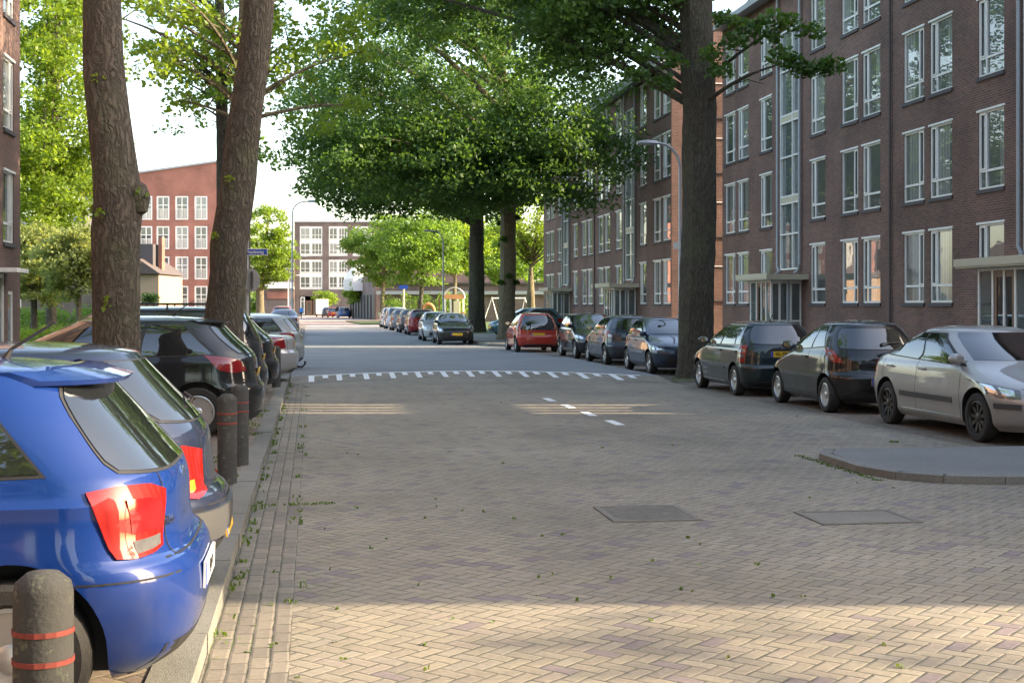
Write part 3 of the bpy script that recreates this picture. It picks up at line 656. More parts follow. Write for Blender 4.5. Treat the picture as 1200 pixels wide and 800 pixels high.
# ------------------------------------------------------------------ cars
def pchip(x, y):
    x = np.array(x, float); y = np.array(y, float); h = np.diff(x); d = np.diff(y) / h; m_ = np.zeros(len(x))
    for i in range(1, len(x) - 1):
        if d[i - 1] * d[i] > 0: w1, w2 = 2 * h[i] + h[i - 1], h[i] + 2 * h[i - 1]; m_[i] = (w1 + w2) / (w1 / d[i - 1] + w2 / d[i])
    m_[0], m_[-1] = d[0], d[-1]
    def f(q):
        q = min(max(q, x[0]), x[-1]); i = min(max(np.searchsorted(x, q) - 1, 0), len(h) - 1); t = (q - x[i]) / h[i]
        return float((2 * t**3 - 3 * t**2 + 1) * y[i] + (t**3 - 2 * t**2 + t) * h[i] * m_[i] + (-2 * t**3 + 3 * t**2) * y[i + 1] + (t**3 - t**2) * h[i] * m_[i + 1])
    return f
class Shape:
    def __init__(s, L, W, H, rear, front, width, Rr=.5, Rf=.62, q=3.2, qf=2.8, dome=.09, roofw=None):
        s.L, s.W, s.H = L, W, H; s.q, s.qf = q, qf; s.Rr0, s.Rf0 = Rr, Rf
        s.zr = H - dome                       # where the roof dome starts
        rear = [(z, -L / 2 + o) for z, o in rear]; front = [(z, L / 2 - o) for z, o in front]; width = [(z, W / 2 - o) for z, o in width]
        s.ctrl = sorted({z for z, _ in rear + front + width if z <= s.zr})
        s.fr, s.ff, s.fw = pchip(*zip(*rear)), pchip(*zip(*front)), pchip(*zip(*width))
    def yr(s, z):
        if z <= s.zr: return s.fr(z)
        a, b = s.fr(s.zr), s.ff(s.zr); c = 1 - math.sqrt(max(0, 1 - ((z - s.zr) / (s.H - s.zr))**2)); return a + (b - a) * .47 * c
    def yf(s, z):
        if z <= s.zr: return s.ff(z)
        a, b = s.fr(s.zr), s.ff(s.zr); c = 1 - math.sqrt(max(0, 1 - ((z - s.zr) / (s.H - s.zr))**2)); return b - (b - a) * .47 * c
    def w(s, z):
        if z <= s.zr: return s.fw(z)
        c = 1 - math.sqrt(max(0, 1 - ((z - s.zr) / (s.H - s.zr))**2)); return s.fw(s.zr) * (1 - .93 * c)
    def T(s, y): return 1 - .045 * abs(2 * y / s.L)**3
    def R(s, z):
        g = (s.yf(z) - s.yr(z)) * .46; return min(s.Rr0, g), min(s.Rf0, g)
    def P(s, u, z):                           # u 0..90 rear corner, 90..180 side, 180..270 front corner
        yr, yf, w_ = s.yr(z), s.yf(z), s.w(z); Rr, Rf = s.R(z)
        if u < 90: a = R_(max(u, 0)); g = math.sin(a)**(2 / s.q); y = yr + Rr * (1 - math.cos(a))
        elif u <= 180: g = 1; y = (yr + Rr) + (yf - Rf - yr - Rr) * (u - 90) / 90
        else: a = R_(min(270 - u, 90)); a = max(a, 0); g = math.sin(a)**(2 / s.qf); y = yf - Rf * (1 - math.cos(a))
        return Vector((w_ * g * s.T(y), y, z))
    def side(s, y, z):
        yr, yf, w_ = s.yr(z), s.yf(z), s.w(z); Rr, Rf = s.R(z); g = 1
        if y < yr + Rr: t = min(1, max(0, (y - yr) / Rr)); g = (1 - (1 - t)**2)**(1 / s.q)
        elif y > yf - Rf: t = min(1, max(0, (yf - y) / Rf)); g = (1 - (1 - t)**2)**(1 / s.qf)
        return Vector((w_ * g * s.T(y), y, z))
    def rearx(s, x, z):
        w_ = s.w(z) * s.T(s.yr(z)); r = min(abs(x) / w_, 1); t = 1 - math.sqrt(max(0, 1 - r**s.q)); return Vector((x, s.yr(z) + s.R(z)[0] * t, z))
    def frontx(s, x, z):
        w_ = s.w(z) * s.T(s.yf(z)); r = min(abs(x) / w_, 1); t = 1 - math.sqrt(max(0, 1 - r**s.qf)); return Vector((x, s.yf(z) - s.R(z)[1] * t, z))
    def rear_u(s, u, z): return s.P(u if u < 90 else 90 + (u - 90) * .28, z)
    def front_u(s, u, z): return s.P(270 - (u if u < 90 else 90 + (u - 90) * .5), z)
    def normal(s, f, a, b, ea=.01):
        p = f(a + ea, b) - f(a - ea, b); q = f(a, b + .006) - f(a, b - .006); n_ = p.cross(q)
        if n_.length < 1e-9: return Vector((0, 0, 1))
        n_.normalize(); c = f(a, b) - Vector((0, min(max(f(a, b).y, -s.L * .2), s.L * .2), .5))
        return n_ if n_.dot(c) > 0 else -n_
    def patch(s, f, mp, na, nb, off, thick=.012, ea=.01, flip=False):
        m = MB(); V = []
        for j in range(nb + 1):
            for i in range(na + 1):
                a, b = mp(i / na, j / nb); p = f(a, b) + s.normal(f, a, b, ea) * off; V.append(p)
        n0 = len(V); Vb = []
        for j in range(nb + 1):
            for i in range(na + 1):
                a, b = mp(i / na, j / nb); Vb.append(V[j * (na + 1) + i] - s.normal(f, a, b, ea) * thick)
        F = [(j * (na + 1) + i, j * (na + 1) + i + 1, (j + 1) * (na + 1) + i + 1, (j + 1) * (na + 1) + i) for j in range(nb) for i in range(na)]
        ring = [i for i in range(na + 1)] + [j * (na + 1) + na for j in range(1, nb + 1)] + [nb * (na + 1) + i for i in range(na - 1, -1, -1)] + [j * (na + 1) for j in range(nb - 1, 0, -1)]
        V += Vb
        for q in range(len(ring)): a, b = ring[q], ring[(q + 1) % len(ring)]; F.append((a, b, b + n0, a + n0))
        if flip: V = [Vector((-v.x, v.y, v.z)) for v in V]
        return m.add(V, F)
    def ribbon(s, m, f, pts, wd, off=.002, thick=0, ea=.01, flip=False):
        P = [f(a, b) + s.normal(f, a, b, ea) * off for a, b in pts]; Nn = [s.normal(f, a, b, ea) for a, b in pts]; V = []
        for i, p in enumerate(P):
            t = (P[min(i + 1, len(P) - 1)] - P[max(i - 1, 0)]); l = t.cross(Nn[i]).normalized() * wd / 2; V += [p - l, p + l]
        if thick: V += [v - Nn[i // 2] * thick for i, v in enumerate(V)]
        n_ = len(P); F = [(2 * i, 2 * i + 1, 2 * i + 3, 2 * i + 2) for i in range(n_ - 1)]
        if thick:
            o = 2 * n_; F += [(2 * i, 2 * i + 2, o + 2 * i + 2, o + 2 * i) for i in range(n_ - 1)] + [(2 * i + 1, 2 * i + 3, o + 2 * i + 3, o + 2 * i + 1) for i in range(n_ - 1)] + [(0, 1, o + 1, o), (2 * n_ - 2, 2 * n_ - 1, o + 2 * n_ - 1, o + 2 * n_ - 2)]
        if flip: V = [Vector((-v.x, v.y, v.z)) for v in V]
        m.add(V, F)

RIMS = {}
def wheel_mesh(r, style):
    key = (round(r, 3), style)
    if key in RIMS: return RIMS[key]
    t = MB(); rr = r * .66; w_ = .095
    t.lathe([(rr, -w_ + .02), (rr + .02, -w_), (r - .03, -w_), (r - .006, -w_ + .02), (r, -w_ + .05), (r, w_ - .05), (r - .006, w_ - .02), (r - .03, w_), (rr + .02, w_), (rr, w_ - .02)], 32, 0, 'x', caps=False)
    d = MB(); d.lathe([(rr + .004, w_ - .016), (rr - .012, w_ - .012), (rr - .02, w_ - .035), (rr - .025, -.02), (.02, -.03)], 32, 0, 'x', caps=False)
    d.lathe([(.062, .02), (.06, w_ - .035), (.045, w_ - .025), (.001, w_ - .022)], 20, 0, 'x')
    n_, sw = {'five': (5, .062), 'cap': (7, .075), 'ten': (10, .028), 'y': (8, .03), 'dark': (9, .026), 'two': (10, .024)}[style]
    for k_ in range(n_):
        a = 2 * math.pi * k_ / n_ + (.16 if (style == 'two' and k_ % 2) else 0); ca, sa = math.cos(a), math.sin(a)
        def pt(rad, t_, h): return (h, rad * ca - t_ * sa, rad * sa + t_ * ca)
        V = [pt(.04, -sw * .75, w_ - .04), pt(.04, sw * .75, w_ - .04), pt(rr - .012, sw, w_ - .03), pt(rr - .012, -sw, w_ - .03)]
        V2 = [pt(.04, -sw * .75, w_ - .07), pt(.04, sw * .75, w_ - .07), pt(rr - .012, sw, w_ - .07), pt(rr - .012, -sw, w_ - .07)]
        d.add(V + V2, [(0, 1, 2, 3), (0, 3, 7, 4), (1, 5, 6, 2), (4, 7, 6, 5)])
    bk = MB(); bk.lathe([(rr - .03, w_ - .078), (.001, w_ - .076)], 24, 0, 'x', caps=False)
    to = t.build('wheel', M['tyre'], smooth=True); do = d.build('rim', M['darkrim'] if style == 'dark' else M['rim'], to, smooth=True); bo = bk.build('brake_disc', M['black'], to)
    RIMS[key] = to; to.hide_render = False
    return to

def car(kind, pos, rz, z0, label, col, sp, group='cars parked along the street', cat='car', detail=True):
    """kind: dictionary of the shape; sp: dictionary of extras"""
    k_ = dict(L=4.0, W=1.68, H=1.46, wb=2.46, fo=.80, wr=.30, belt=.93, cowl=.98, Rr=.5, Rf=.62, q=3.2, rim='five', dome=.085, bump=0, zs=.18)
    k_.update(kind); k_.update(sp); g = lambda x: k_[x]
    L, W, H = g('L'), g('W'), g('H'); b = g('belt')
    rear = k_.get('rear') or [(.18, .13), (.26, .04), (.42, .0), (.56, .0), (.64, .03), (.69, .065), (.80, .08), (b, .11), (b + .06, .15), (H - .085, .42)]
    front = k_.get('front') or [(.18, .14), (.26, .05), (.42, .01), (.54, .0), (.64, .04), (.72, .13), (.79, .30), (.87, .58), (.94, .84), (g('cowl'), .98), (g('cowl') + .05, 1.06), (H - .085, 1.78)]
    width = k_.get('width') or [(.18, .09), (.26, .035), (.40, .02), (.58, .0), (.72, .01), (b - .04, .035), (b + .02, .065), (b + .1, .085), (H - .16, .20), (H - .085, .275)]
    s = Shape(L, W, H, rear, front, width, g('Rr'), g('Rf'), g('q'), dome=g('dome'))
    root = empty('parked_car', (pos[0], pos[1], z0), rz, label, cat, group)
    # ---- body shell
    Z = []
    c = s.ctrl
    for i in range(len(c) - 1):
        n_ = max(1, int(math.ceil((c[i + 1] - c[i]) / .035))); Z += [c[i] + (c[i + 1] - c[i]) * q / n_ for q in range(n_)]
    Z.append(s.zr); Z = [z for z in Z if z <= s.zr]; Z = sorted(set(round(z, 4) for z in Z))
    Z += [s.zr + (H - s.zr) * math.sin(R_(a)) for a in (12, 24, 36, 48, 60, 70, 79, 85, 89)]
    U = [0] + [2, 6] + list(np.linspace(12, 90, 11)) + list(np.linspace(90, 180, 19))[1:] + list(np.linspace(180, 258, 11))[1:] + [264, 268, 270]
    V = []; n_ = len(U)
    for z in Z:
        ring = [s.P(u, z) for u in U]
        V += ring + [Vector((-p.x, p.y, p.z)) for p in ring[1:-1][::-1]]
    N_ = 2 * n_ - 2; F = []
    for j in range(len(Z) - 1):
        for i in range(N_): i2 = (i + 1) % N_; F.append((j * N_ + i, j * N_ + i2, (j + 1) * N_ + i2, (j + 1) * N_ + i))
    F.append(tuple(range(N_))[::-1]); F.append(tuple((len(Z) - 1) * N_ + i for i in range(N_)))
    m = MB().add(V, F); body = m.build('body', [col, M['black']], root, smooth=True)
    yfw = L / 2 - g('fo'); yrw = yfw - g('wb'); wr = g('wr')
    cut = MB()
    for yy in (yfw, yrw): cut.lathe([(wr + .055, -W), (wr + .055, W)], 40, 1, 'x', (0, yy, wr + .01))
    # arches: two side pockets only
    cut = MB()
    for yy in (yfw, yrw):
        for sg in (-1, 1):
            a0, a1 = sorted((sg * (W / 2 - .30), sg * (W / 2 + .1))); cut.lathe([(wr + .06, a0), (wr + .06, a1)], 40, 0, 'x', (0, yy, wr + .012))
            cut.box(a0 + .003, a1 - .003, yy - wr - .055, yy + wr + .055, .0, wr * .9)
    co = cut.build('cutter', [M['black']]); co.parent = None; co.location = root.location; co.rotation_euler = root.rotation_euler
    # cut one simple solid at a time
    bpy.data.objects.remove(co)
    for yy in (yfw, yrw):
        for sg in (-1, 1):
            a0, a1 = sorted((sg * (W / 2 - .32), sg * (W / 2 + .1))); cm = MB()
            pr = [(math.cos(R_(a)) * (wr + .058), math.sin(R_(a)) * (wr + .058)) for a in np.linspace(0, 180, 25)]
            pr = [(x, z + wr + .012) for x, z in pr] + [(-(wr + .058), -.1), (wr + .058, -.1)]
            n2 = len(pr); cm.add([(a0, yy + y_, z_) for y_, z_ in pr] + [(a1, yy + y_, z_) for y_, z_ in pr], [tuple(range(n2)), tuple(range(n2, 2 * n2))[::-1]] + [(i, n2 + i, n2 + (i + 1) % n2, (i + 1) % n2) for i in range(n2)])
            co = cm.build('cutter', [M['black']]); 
            md = body.modifiers.new('b', 'BOOLEAN'); md.object = co; md.operation = 'DIFFERENCE'; md.solver = 'EXACT'; md.material_mode = 'TRANSFER'
            body.parent = None
            dg = bpy.context.evaluated_depsgraph_get(); dg.update(); nm = bpy.data.meshes.new_from_object(body.evaluated_get(dg))
            body.modifiers.clear(); old = body.data; body.data = nm; nm.name = 'body'; bpy.data.meshes.remove(old); bpy.data.objects.remove(co)
    body.parent = root
    bm = bmesh.new(); bm.from_mesh(body.data)
    for f_ in bm.faces: f_.smooth = True
    for e in bm.edges: e.smooth = not (len(e.link_faces) == 2 and e.calc_face_angle(0) > R_(40))
    bm.to_mesh(body.data); bm.free()
    # ---- wheels
    for yy in (yrw, yfw):
        for sg in (-1, 1):
            wo = copy_tree(wheel_mesh(wr, g('rim')), root); wo.location = (sg * (W / 2 - .115), yy, wr); 
            wo.rotation_euler = (rnd.uniform(0, 1), 0, 0 if sg > 0 else math.pi)
    # ---- glass
    zt = H - .085 - g('zt') if 'zt' in k_ else H - .115
    zcow = g('cowl') + .035
    def tfrac(t, q): return math.degrees(math.acos(1 - t))
    uw = tfrac(.36, 0)
    mp = lambda a, b_: ((a * 2 - 1) * 1.0, zcow + (s.zr + .004 - zcow) * b_)
    def fcurve(f):                              # signed angle across the middle
        def h(u, z): p = f(abs(u), z); return Vector((-p.x if u < 0 else p.x, p.y, p.z))
        return h
    FU, RU = fcurve(s.front_u), fcurve(s.rear_u)
    s.patch(FU, lambda a, b_: ((a * 2 - 1) * uw * (1 - .0 * b_), zcow + (s.zr + .002 - zcow) * b_), 16, 8, .004, ea=.5).build('windscreen', M['glass'], root, smooth=True)
    rg0, rg1 = k_.get('rg', (b + .07, s.zr - .03)); ur = tfrac(k_.get('rgt', .34), 0); ur2 = tfrac(k_.get('rgt2', k_.get('rgt', .34)), 0)
    def rgm(a, b_):
        aa = a * 2 - 1; zz_ = rg0 + (rg1 - rg0) * b_; rnd_ = 1 - .10 * (1 - (1 - abs(b_ * 2 - 1))**.5)**2
        return aa * (ur2 + (ur - ur2) * b_) * rnd_, zz_ + k_.get('rgsag', -.02) * (1 - aa * aa) * (1 - b_) * 1.0
    s.patch(RU, lambda a, b_: (lambda p: (p[0] * 1.035, p[1] + (.010 if b_ > .5 else -.010)))(rgm(a, b_)), 16, 8, .003, ea=.5).build('window_seal', M['black'], root, smooth=True)
    s.patch(RU, rgm, 16, 8, .007, ea=.5).build('rear_window', M['glass'], root, smooth=True)
    # side glass
    zbr, zbf = k_.get('dlo', (b + .055, b + .01)); cp = k_.get('cp', .12); splits = k_.get('splits', ((.02, .40), (.44, 1.0))); fq = k_.get('afront', .60)
    lean = k_.get('clean', .0)
    def dl(a, b_, pad=0):
        z = (zbr + (zbf - zbr) * a) * (1 - b_) + zt * b_; z += pad * (b_ * 2 - 1)
        ya = s.yr(z) + s.R(z)[0] * .62 + cp + lean * (z - zbr); yb = s.yf(z) - s.R(z)[1] * fq
        return ya - pad + (yb + pad - ya + pad) * a, z
    for fl in (False, True):
        s.patch(s.side, lambda a, b_: dl(a, b_, .014), 16, 6, .002, flip=fl).build('window_seal', M['black'], root, smooth=True)
        for q, (a0, a1) in enumerate(splits): s.patch(s.side, lambda a, b_: dl(a0 + (a1 - a0) * a, b_), 7, 6, .006, flip=fl).build('side_window', M['glass'], root, smooth=True)
    # ---- seams
    sm = MB(); yB = []
    for fl in (False, True):
        nd = len(k_.get('doors', (.43, .0)))
        for dfrac in k_.get('doors', (.0, .42)):
            y1_, _ = dl(max(dfrac, .02), 0); P_ = [(y1_ + (.03 * (z_ - b)), z_) for z_ in np.linspace(b + .03, .30, 30)]
            P_ = [p_ for p_ in P_ if min(math.hypot(p_[0] - q_, p_[1] - wr) for q_ in (yfw, yrw)) > wr + .08]
            s.ribbon(sm, s.side, P_, .008, .0015, flip=fl)
        y1_, _ = dl(.97, 0); y1_ = min(y1_, yfw - wr - .14) if 0 else yfw - wr - .10
        s.ribbon(sm, s.side, [(y1_, z_) for z_ in np.linspace(b - .03, .30, 10)], .010, .0015, flip=fl)
        s.ribbon(sm, s.side, [(y_, .285) for y_ in np.linspace(yrw + wr + .1, y1_, 8)], .008, .0015, flip=fl)
        # bumper seams
        zb_ = k_.get('bz', .64)
        s.ribbon(sm, s.side, [(s.yf(zb_) - s.R(zb_)[1] * .05 - t_ * .62, zb_) for t_ in np.linspace(.0, 1, 8)], .008, .0015, flip=fl)
        s.ribbon(sm, s.side, [(s.yr(zb_) + t_ * .42, zb_ - .02 + .06 * 0) for t_ in np.linspace(.12, 1, 8)], .008, .0015, flip=fl)
        uh = (k_.get('tl') or {}).get('lo', [(52, .7)])[0][0] - 5
        s.ribbon(sm, s.rear_u, [(uh, z_) for z_ in np.linspace(k_.get('rg', (b + .07, 0))[0] - .02, k_.get('hz', .66), 14)], .008, .0015, ea=.5, flip=fl)
    zh = k_.get('hz', .66)
    s.ribbon(sm, s.rearx, [(x_, zh) for x_ in np.linspace(-W * .40, W * .40, 14)], .010, .0015)
    hn = k_.get('hoodz', .715)
    s.ribbon(sm, s.frontx, [(x_, hn) for x_ in np.linspace(-W * .40, W * .40, 14)], .010, .0015)
    sm.build('panel_gap', M['gap'], body)
    # ---- lights
    tl = k_.get('tl') or dict(lo=[(52, .72), (75, .70), (92, .74)], hi=[(50, .92), (75, .95), (96, .93)])
    def cm(lo, hi):
        lo, hi = np.array(lo, float), np.array(hi, float); tt = np.linspace(0, 1, len(lo)); th = np.linspace(0, 1, len(hi))
        return lambda a, b_: ((1 - b_) * np.interp(a, tt, lo[:, 0]) + b_ * np.interp(a, th, hi[:, 0]), (1 - b_) * np.interp(a, tt, lo[:, 1]) + b_ * np.interp(a, th, hi[:, 1]))
    for fl in (False, True):
        mp_ = cm(tl['lo'], tl['hi']); lo = s.patch(s.rear_u, mp_, 10, 6, .010, .03, ea=.5, flip=fl).build('tail_light', tl.get('mat', M['red']), root, smooth=True)
        for (a0, a1, b0, b1, mt) in tl.get('in', ()):
            s.patch(s.rear_u, lambda a, b_: mp_(a0 + (a1 - a0) * a, b0 + (b1 - b0) * b_), 6, 4, .0125, .003, ea=.5, flip=fl).build('lens', mt, lo, smooth=True)
    hl_ = k_.get('hl') or dict(lo=[(40, .60), (62, .60), (88, .66)], hi=[(44, .69), (64, .735), (96, .79)])
    for fl in (False, True):
        mp_ = cm(hl_['lo'], hl_['hi']); lo = s.patch(s.front_u, mp_, 12, 6, .008, .03, ea=.5, flip=fl).build('headlight', M['lens'], root, smooth=True)
        for (a0, a1, b0, b1) in ((.12, .42, .2, .85), (.52, .78, .25, .85)):
            s.patch(s.front_u, lambda a, b_: mp_(a0 + (a1 - a0) * a, b0 + (b1 - b0) * b_), 6, 4, .0105, .003, ea=.5, flip=fl).build('reflector', M['chrome'], lo, smooth=True)
    # ---- grille, lower intake, plates
    s.patch(s.frontx, lambda a, b_: ((a - .5) * W * .62, .28 + .16 * b_), 10, 3, .004).build('air_intake', M['black'], root)
    s.patch(s.frontx, lambda a, b_: ((a - .5) * W * .36, .60 + .06 * b_), 8, 2, .004).build('grille', M['black'], root)
    s.patch(s.rearx, lambda a, b_: ((a - .5) * W * .72, .20 + k_.get('lowtrim', .10) * b_), 12, 3, .003).build('rear_valance', k_.get('valance', M['black']), root)
    if k_.get('wrap'):
        w0, w1, wm = k_['wrap']; s.patch(RU, lambda a, b_: ((a * 2 - 1) * 112, w0 + (w1 - w0) * b_), 30, 6, .022, .03, ea=.5).build('bumper_cover', wm, root, smooth=True)
    pz = k_.get('pz', .80); pm = k_.get('pm', M['yplate']); txt = k_.get('txt')
    for which, f_, zc, sg in (('r', s.rearx, pz, -1), ('f', s.frontx, .47, 1)):
        y_ = f_(.0, zc).y + sg * .006; nrm = s.normal(f_, .0, zc); tilt = math.atan2(nrm.z, abs(nrm.y)) if which == 'r' else 0
        pl = MB(); pl.box(-.26, .26, -.006, .006, -.055, .055, 0); po = pl.build('number_plate', pm, root); po.location = (k_.get('px', 0) if which == 'r' else 0, y_, zc); po.rotation_euler = (tilt * (1 if sg < 0 else 0), 0, 0)
        MB().box((-.259 if sg < 0 else .215), (-.215 if sg < 0 else .259), -.0075, .0075, -.054, .054).build('country_band', M['blueplate'], po)
        if txt and which == 'r':
            textmesh('lettering', txt, .098, M['gap'], po, Matrix.Translation((k_.get('tx', .02), -.0085, 0)) @ Matrix.Rotation(R_(90), 4, 'X') @ Matrix.Diagonal((.95, .95, 1, 1)))
    # ---- mirrors, handles, wipers, aerial, trims
    mc = k_.get('mirror', col)
    for sg in (-1, 1):
        ym = s.yf(zbf) - s.R(zbf)[1] * .55 - .12; xm = s.side(ym, b + .05).x
        m = MB(); cx, cz = xm + .13, b + .095
        m.lathe([(.001, -.09), (.06, -.085), (.092, -.055), (.10, 0), (.09, .035), (.08, .04)], 16, 0, 'y'); m.V = [(cx + x * 1.05, ym + .02 - y * .85, cz + z * .72) for x, y, z in m.V]
        m.box(xm - .03, cx - .04, ym - .02, ym + .03, b + .035, b + .07)
        m.V = [(sg * x, y, z) for x, y, z in m.V]; mo = m.build('wing_mirror', mc, root, smooth=True)
        g_ = MB(); g_.lathe([(.078, 0), (.001, .001)], 16, 0, 'y'); g_.V = [(sg * (cx + x * 1.05), ym - .018 + y, cz + z * .72) for x, y, z in g_.V]; g_.build('mirror_glass', M['chrome'], mo)
        for q in k_.get('handles', (.08, .5)):
            yh, _ = dl(q, 0); yh += .1; zh_ = b - .085; xh = s.side(yh, zh_).x
            h = MB(); h.box(xh + .012, xh + .034, yh - .09, yh + .09, zh_ - .014, zh_ + .014); h.box(xh - .01, xh + .02, yh - .088, yh - .06, zh_ - .013, zh_ + .013); h.box(xh - .01, xh + .02, yh + .06, yh + .088, zh_ - .013, zh_ + .013)
            h.V = [(sg * x, y, z) for x, y, z in h.V]; h.build('door_handle', k_.get('hmat', col), root)
    for q in k_.get('strips', ()):            # (material, z0, z1?, y0, y1, width, thick)
        mt, z_a, z_b, y_a, y_b, wd = q
        for fl in (False, True): m = MB(); s.ribbon(m, s.side, [(y_a + (y_b - y_a) * t_, z_a + (z_b - z_a) * t_) for t_ in np.linspace(0, 1, 14)], wd, .010, .02, flip=fl); m.build('side_trim', mt, root, smooth=True)
    if k_.get('rwiper', True):
        zc = rg0 + .05; p0 = s.rearx(0, zc); p1 = s.rearx(W * .22, zc + .03); nn = s.normal(s.rearx, .0, zc)
        MB().tube([p0 + nn * .02, p0 + nn * .05, p1 + nn * .03], [.022, .012, .007], 6).build('wiper', M['black'], root)
    if k_.get('aerial'):
        ya, za, ln = k_['aerial']; zz_ = H - .004; MB().tube([(0, ya, zz_ - .02), (0, ya - .03, zz_ + .03), (0, ya - ln * .82, zz_ + ln * .57)], [.022, .008, .006 if ln < .3 else .004], 7).build('aerial', M['black'], root)
    if k_.get('spoiler'):
        so, dz, ln = k_['spoiler']; m = MB(); zt_ = s.zr + .03; nS = 14; V = []
        for i in range(nS + 1):
            a = i / nS * 2 - 1; x = a * s.w(s.zr) * .93; yb_ = s.rearx(x, s.zr).y; V += [(x, yb_ + .10, s.zr + (.052 if abs(a) < .8 else .03)), (x, yb_ + .02, s.zr + .048 * (1 - .3 * a * a)), (x, yb_ - ln * (1 - .25 * a**4), s.zr + .012 - dz), (x, yb_ - ln * (1 - .25 * a**4) + .012, s.zr - .008 - dz), (x, yb_ + .05, s.zr - .035)]
        F = [(i * 5 + j, (i + 1) * 5 + j, (i + 1) * 5 + (j + 1) % 5, i * 5 + (j + 1) % 5) for i in range(nS) for j in range(5)] + [tuple(range(5)), tuple(nS * 5 + j for j in range(5))]
        m.add(V, F).build('spoiler', col, root, smooth=True)
    if k_.get('rails'):
        for sg in (-1, 1):
            m = MB(); x = sg * (s.w(s.zr) - .02); y_a, y_b = s.yr(s.zr) + .25, s.yf(s.zr) - .25
            m.tube([(x, y_a - .1, s.zr + .02), (x, y_a, H + .035), (x, y_b, H + .035), (x, y_b + .1, s.zr + .02)], .017, 8); m.tube([(x, (y_a + y_b) / 2, s.zr), (x, (y_a + y_b) / 2, H + .03)], .015, 6); m.build('roof_rail', M['black'], root, smooth=True)
        None
    if k_.get('hook'): MB().tube([(0, -L / 2 + .1, .32), (0, -L / 2 - .08, .30), (0, -L / 2 - .14, .36), (0, -L / 2 - .14, .42)], [.022, .022, .02, .028], 8).build('tow_hook', M['black'], root, smooth=True)
    if k_.get('script'):
        us, zs_, tx_ = k_['script']; p = s.rear_u(us, zs_); nn = s.normal(s.rear_u, us, zs_, .5); nn.z = 0; nn.normalize(); p += nn * .004
        xa = Vector((0, 0, 1)).cross(nn); mw = Matrix.Translation(Vector((-p.x, p.y, p.z))) @ Matrix(((-xa.x, 0, -nn.x), (xa.y, 0, nn.y), (0, 1, 0))).to_4x4()
        mw = Matrix.Translation(Vector((-p.x, p.y, p.z))) @ Matrix((( xa.x, 0, -nn.x, 0), (-xa.y, 0, nn.y, 0), (0, 1, 0, 0), (0, 0, 0, 1)))
        textmesh('lettering', tx_, .055, M['chrome'], body, mw, .002)
    if k_.get('badge'):
        bz_ = k_['badge']; p = s.rearx(0, bz_); MB().lathe([(.045, 0), (.042, .014), (.001, .016)], 20, 0, 'y', (0, 0, 0)).build('badge', M['chrome'], root).location = (0, p.y, bz_)
        root.children[-1].rotation_euler = (0, 0, math.pi)
    return root, s

# shapes
POLO = dict(L=3.97, W=1.70, H=1.435, wb=2.47, fo=.82, wr=.30, belt=.94, cowl=1.0, Rr=.42, q=3.6,
    rear=[(.18, .14), (.26, .045), (.34, .012), (.46, .0), (.57, .005), (.625, .03), (.66, .075), (.72, .095), (.86, .10), (.96, .125), (1.0, .16), (1.18, .32), (1.35, .47)],
    width=[(.18, .10), (.26, .04), (.38, .02), (.56, .0), (.66, .004), (.83, .020), (.875, .018), (.895, .036), (.98, .07), (1.20, .165), (1.35, .27)],
    tl=dict(lo=[(30, .685), (38, .665), (50, .655), (61, .665)], hi=[(24, .90), (36, .935), (56, .94), (73, .925)], in_=()), rg=(.995, 1.315), rgt=.30, rgt2=.42, dlo=(1.0, .94), cp=.16, splits=((.0, .30), (.33, 1.0)), handles=(.42,), pz=.50, pm=M['wplate'], spoiler=(0, .015, .13), aerial=(-1.115, 0, .26), rim='five', doors=(.315,), script=(20, .77, 'Polo'), txt='SN·V', hz=.64, bz=.60, badge=.90)
SMALL2 = dict(L=3.8, W=1.66, H=1.44, wb=2.44, wr=.29, belt=.93, cowl=.98, Rr=.52, q=3.0,
    rear=[(.18, .12), (.26, .03), (.42, .0), (.52, .0), (.58, .03), (.62, .08), (.75, .10), (.90, .12), (.98, .17), (1.15, .33), (1.355, .52)],
    tl=dict(lo=[(22, .60), (38, .57), (54, .60)], hi=[(18, .83), (38, .87), (58, .85)]), rg=(1.01, 1.33), pz=.36, wrap=(.33, .50, M['greyplastic']), hz=.53, bz=.53)
HATCH = dict(L=4.2, W=1.76, H=1.52, wb=2.6, wr=.315, belt=.98, cowl=1.03, Rr=.5, dome=.09,
    rear=[(.18, .14), (.28, .04), (.45, 0), (.60, .01), (.68, .06), (.80, .09), (.96, .11), (1.06, .18), (1.22, .36), (1.43, .56)],
    front=[(.18, .14), (.26, .05), (.42, .01), (.54, .0), (.66, .04), (.75, .13), (.84, .32), (.92, .58), (.99, .84), (1.03, .96), (1.08, 1.05), (1.43, 1.8)])
ESTATE = dict(L=4.6, W=1.80, H=1.64, wb=2.7, wr=.33, belt=1.02, cowl=1.06, dome=.08,
    rear=[(.20, .14), (.30, .04), (.48, 0), (.62, .01), (.70, .05), (.85, .08), (1.02, .10), (1.12, .14), (1.56, .38)],
    front=[(.20, .14), (.28, .05), (.44, .01), (.58, .0), (.70, .04), (.80, .13), (.88, .32), (.96, .58), (1.03, .86), (1.06, .98), (1.12, 1.07), (1.56, 1.85)],
    tl=dict(lo=[(66, .80), (84, .78), (92, .80)], hi=[(62, 1.30), (84, 1.32), (94, 1.28)], mat=M['red']), rails=True, cp=.05)
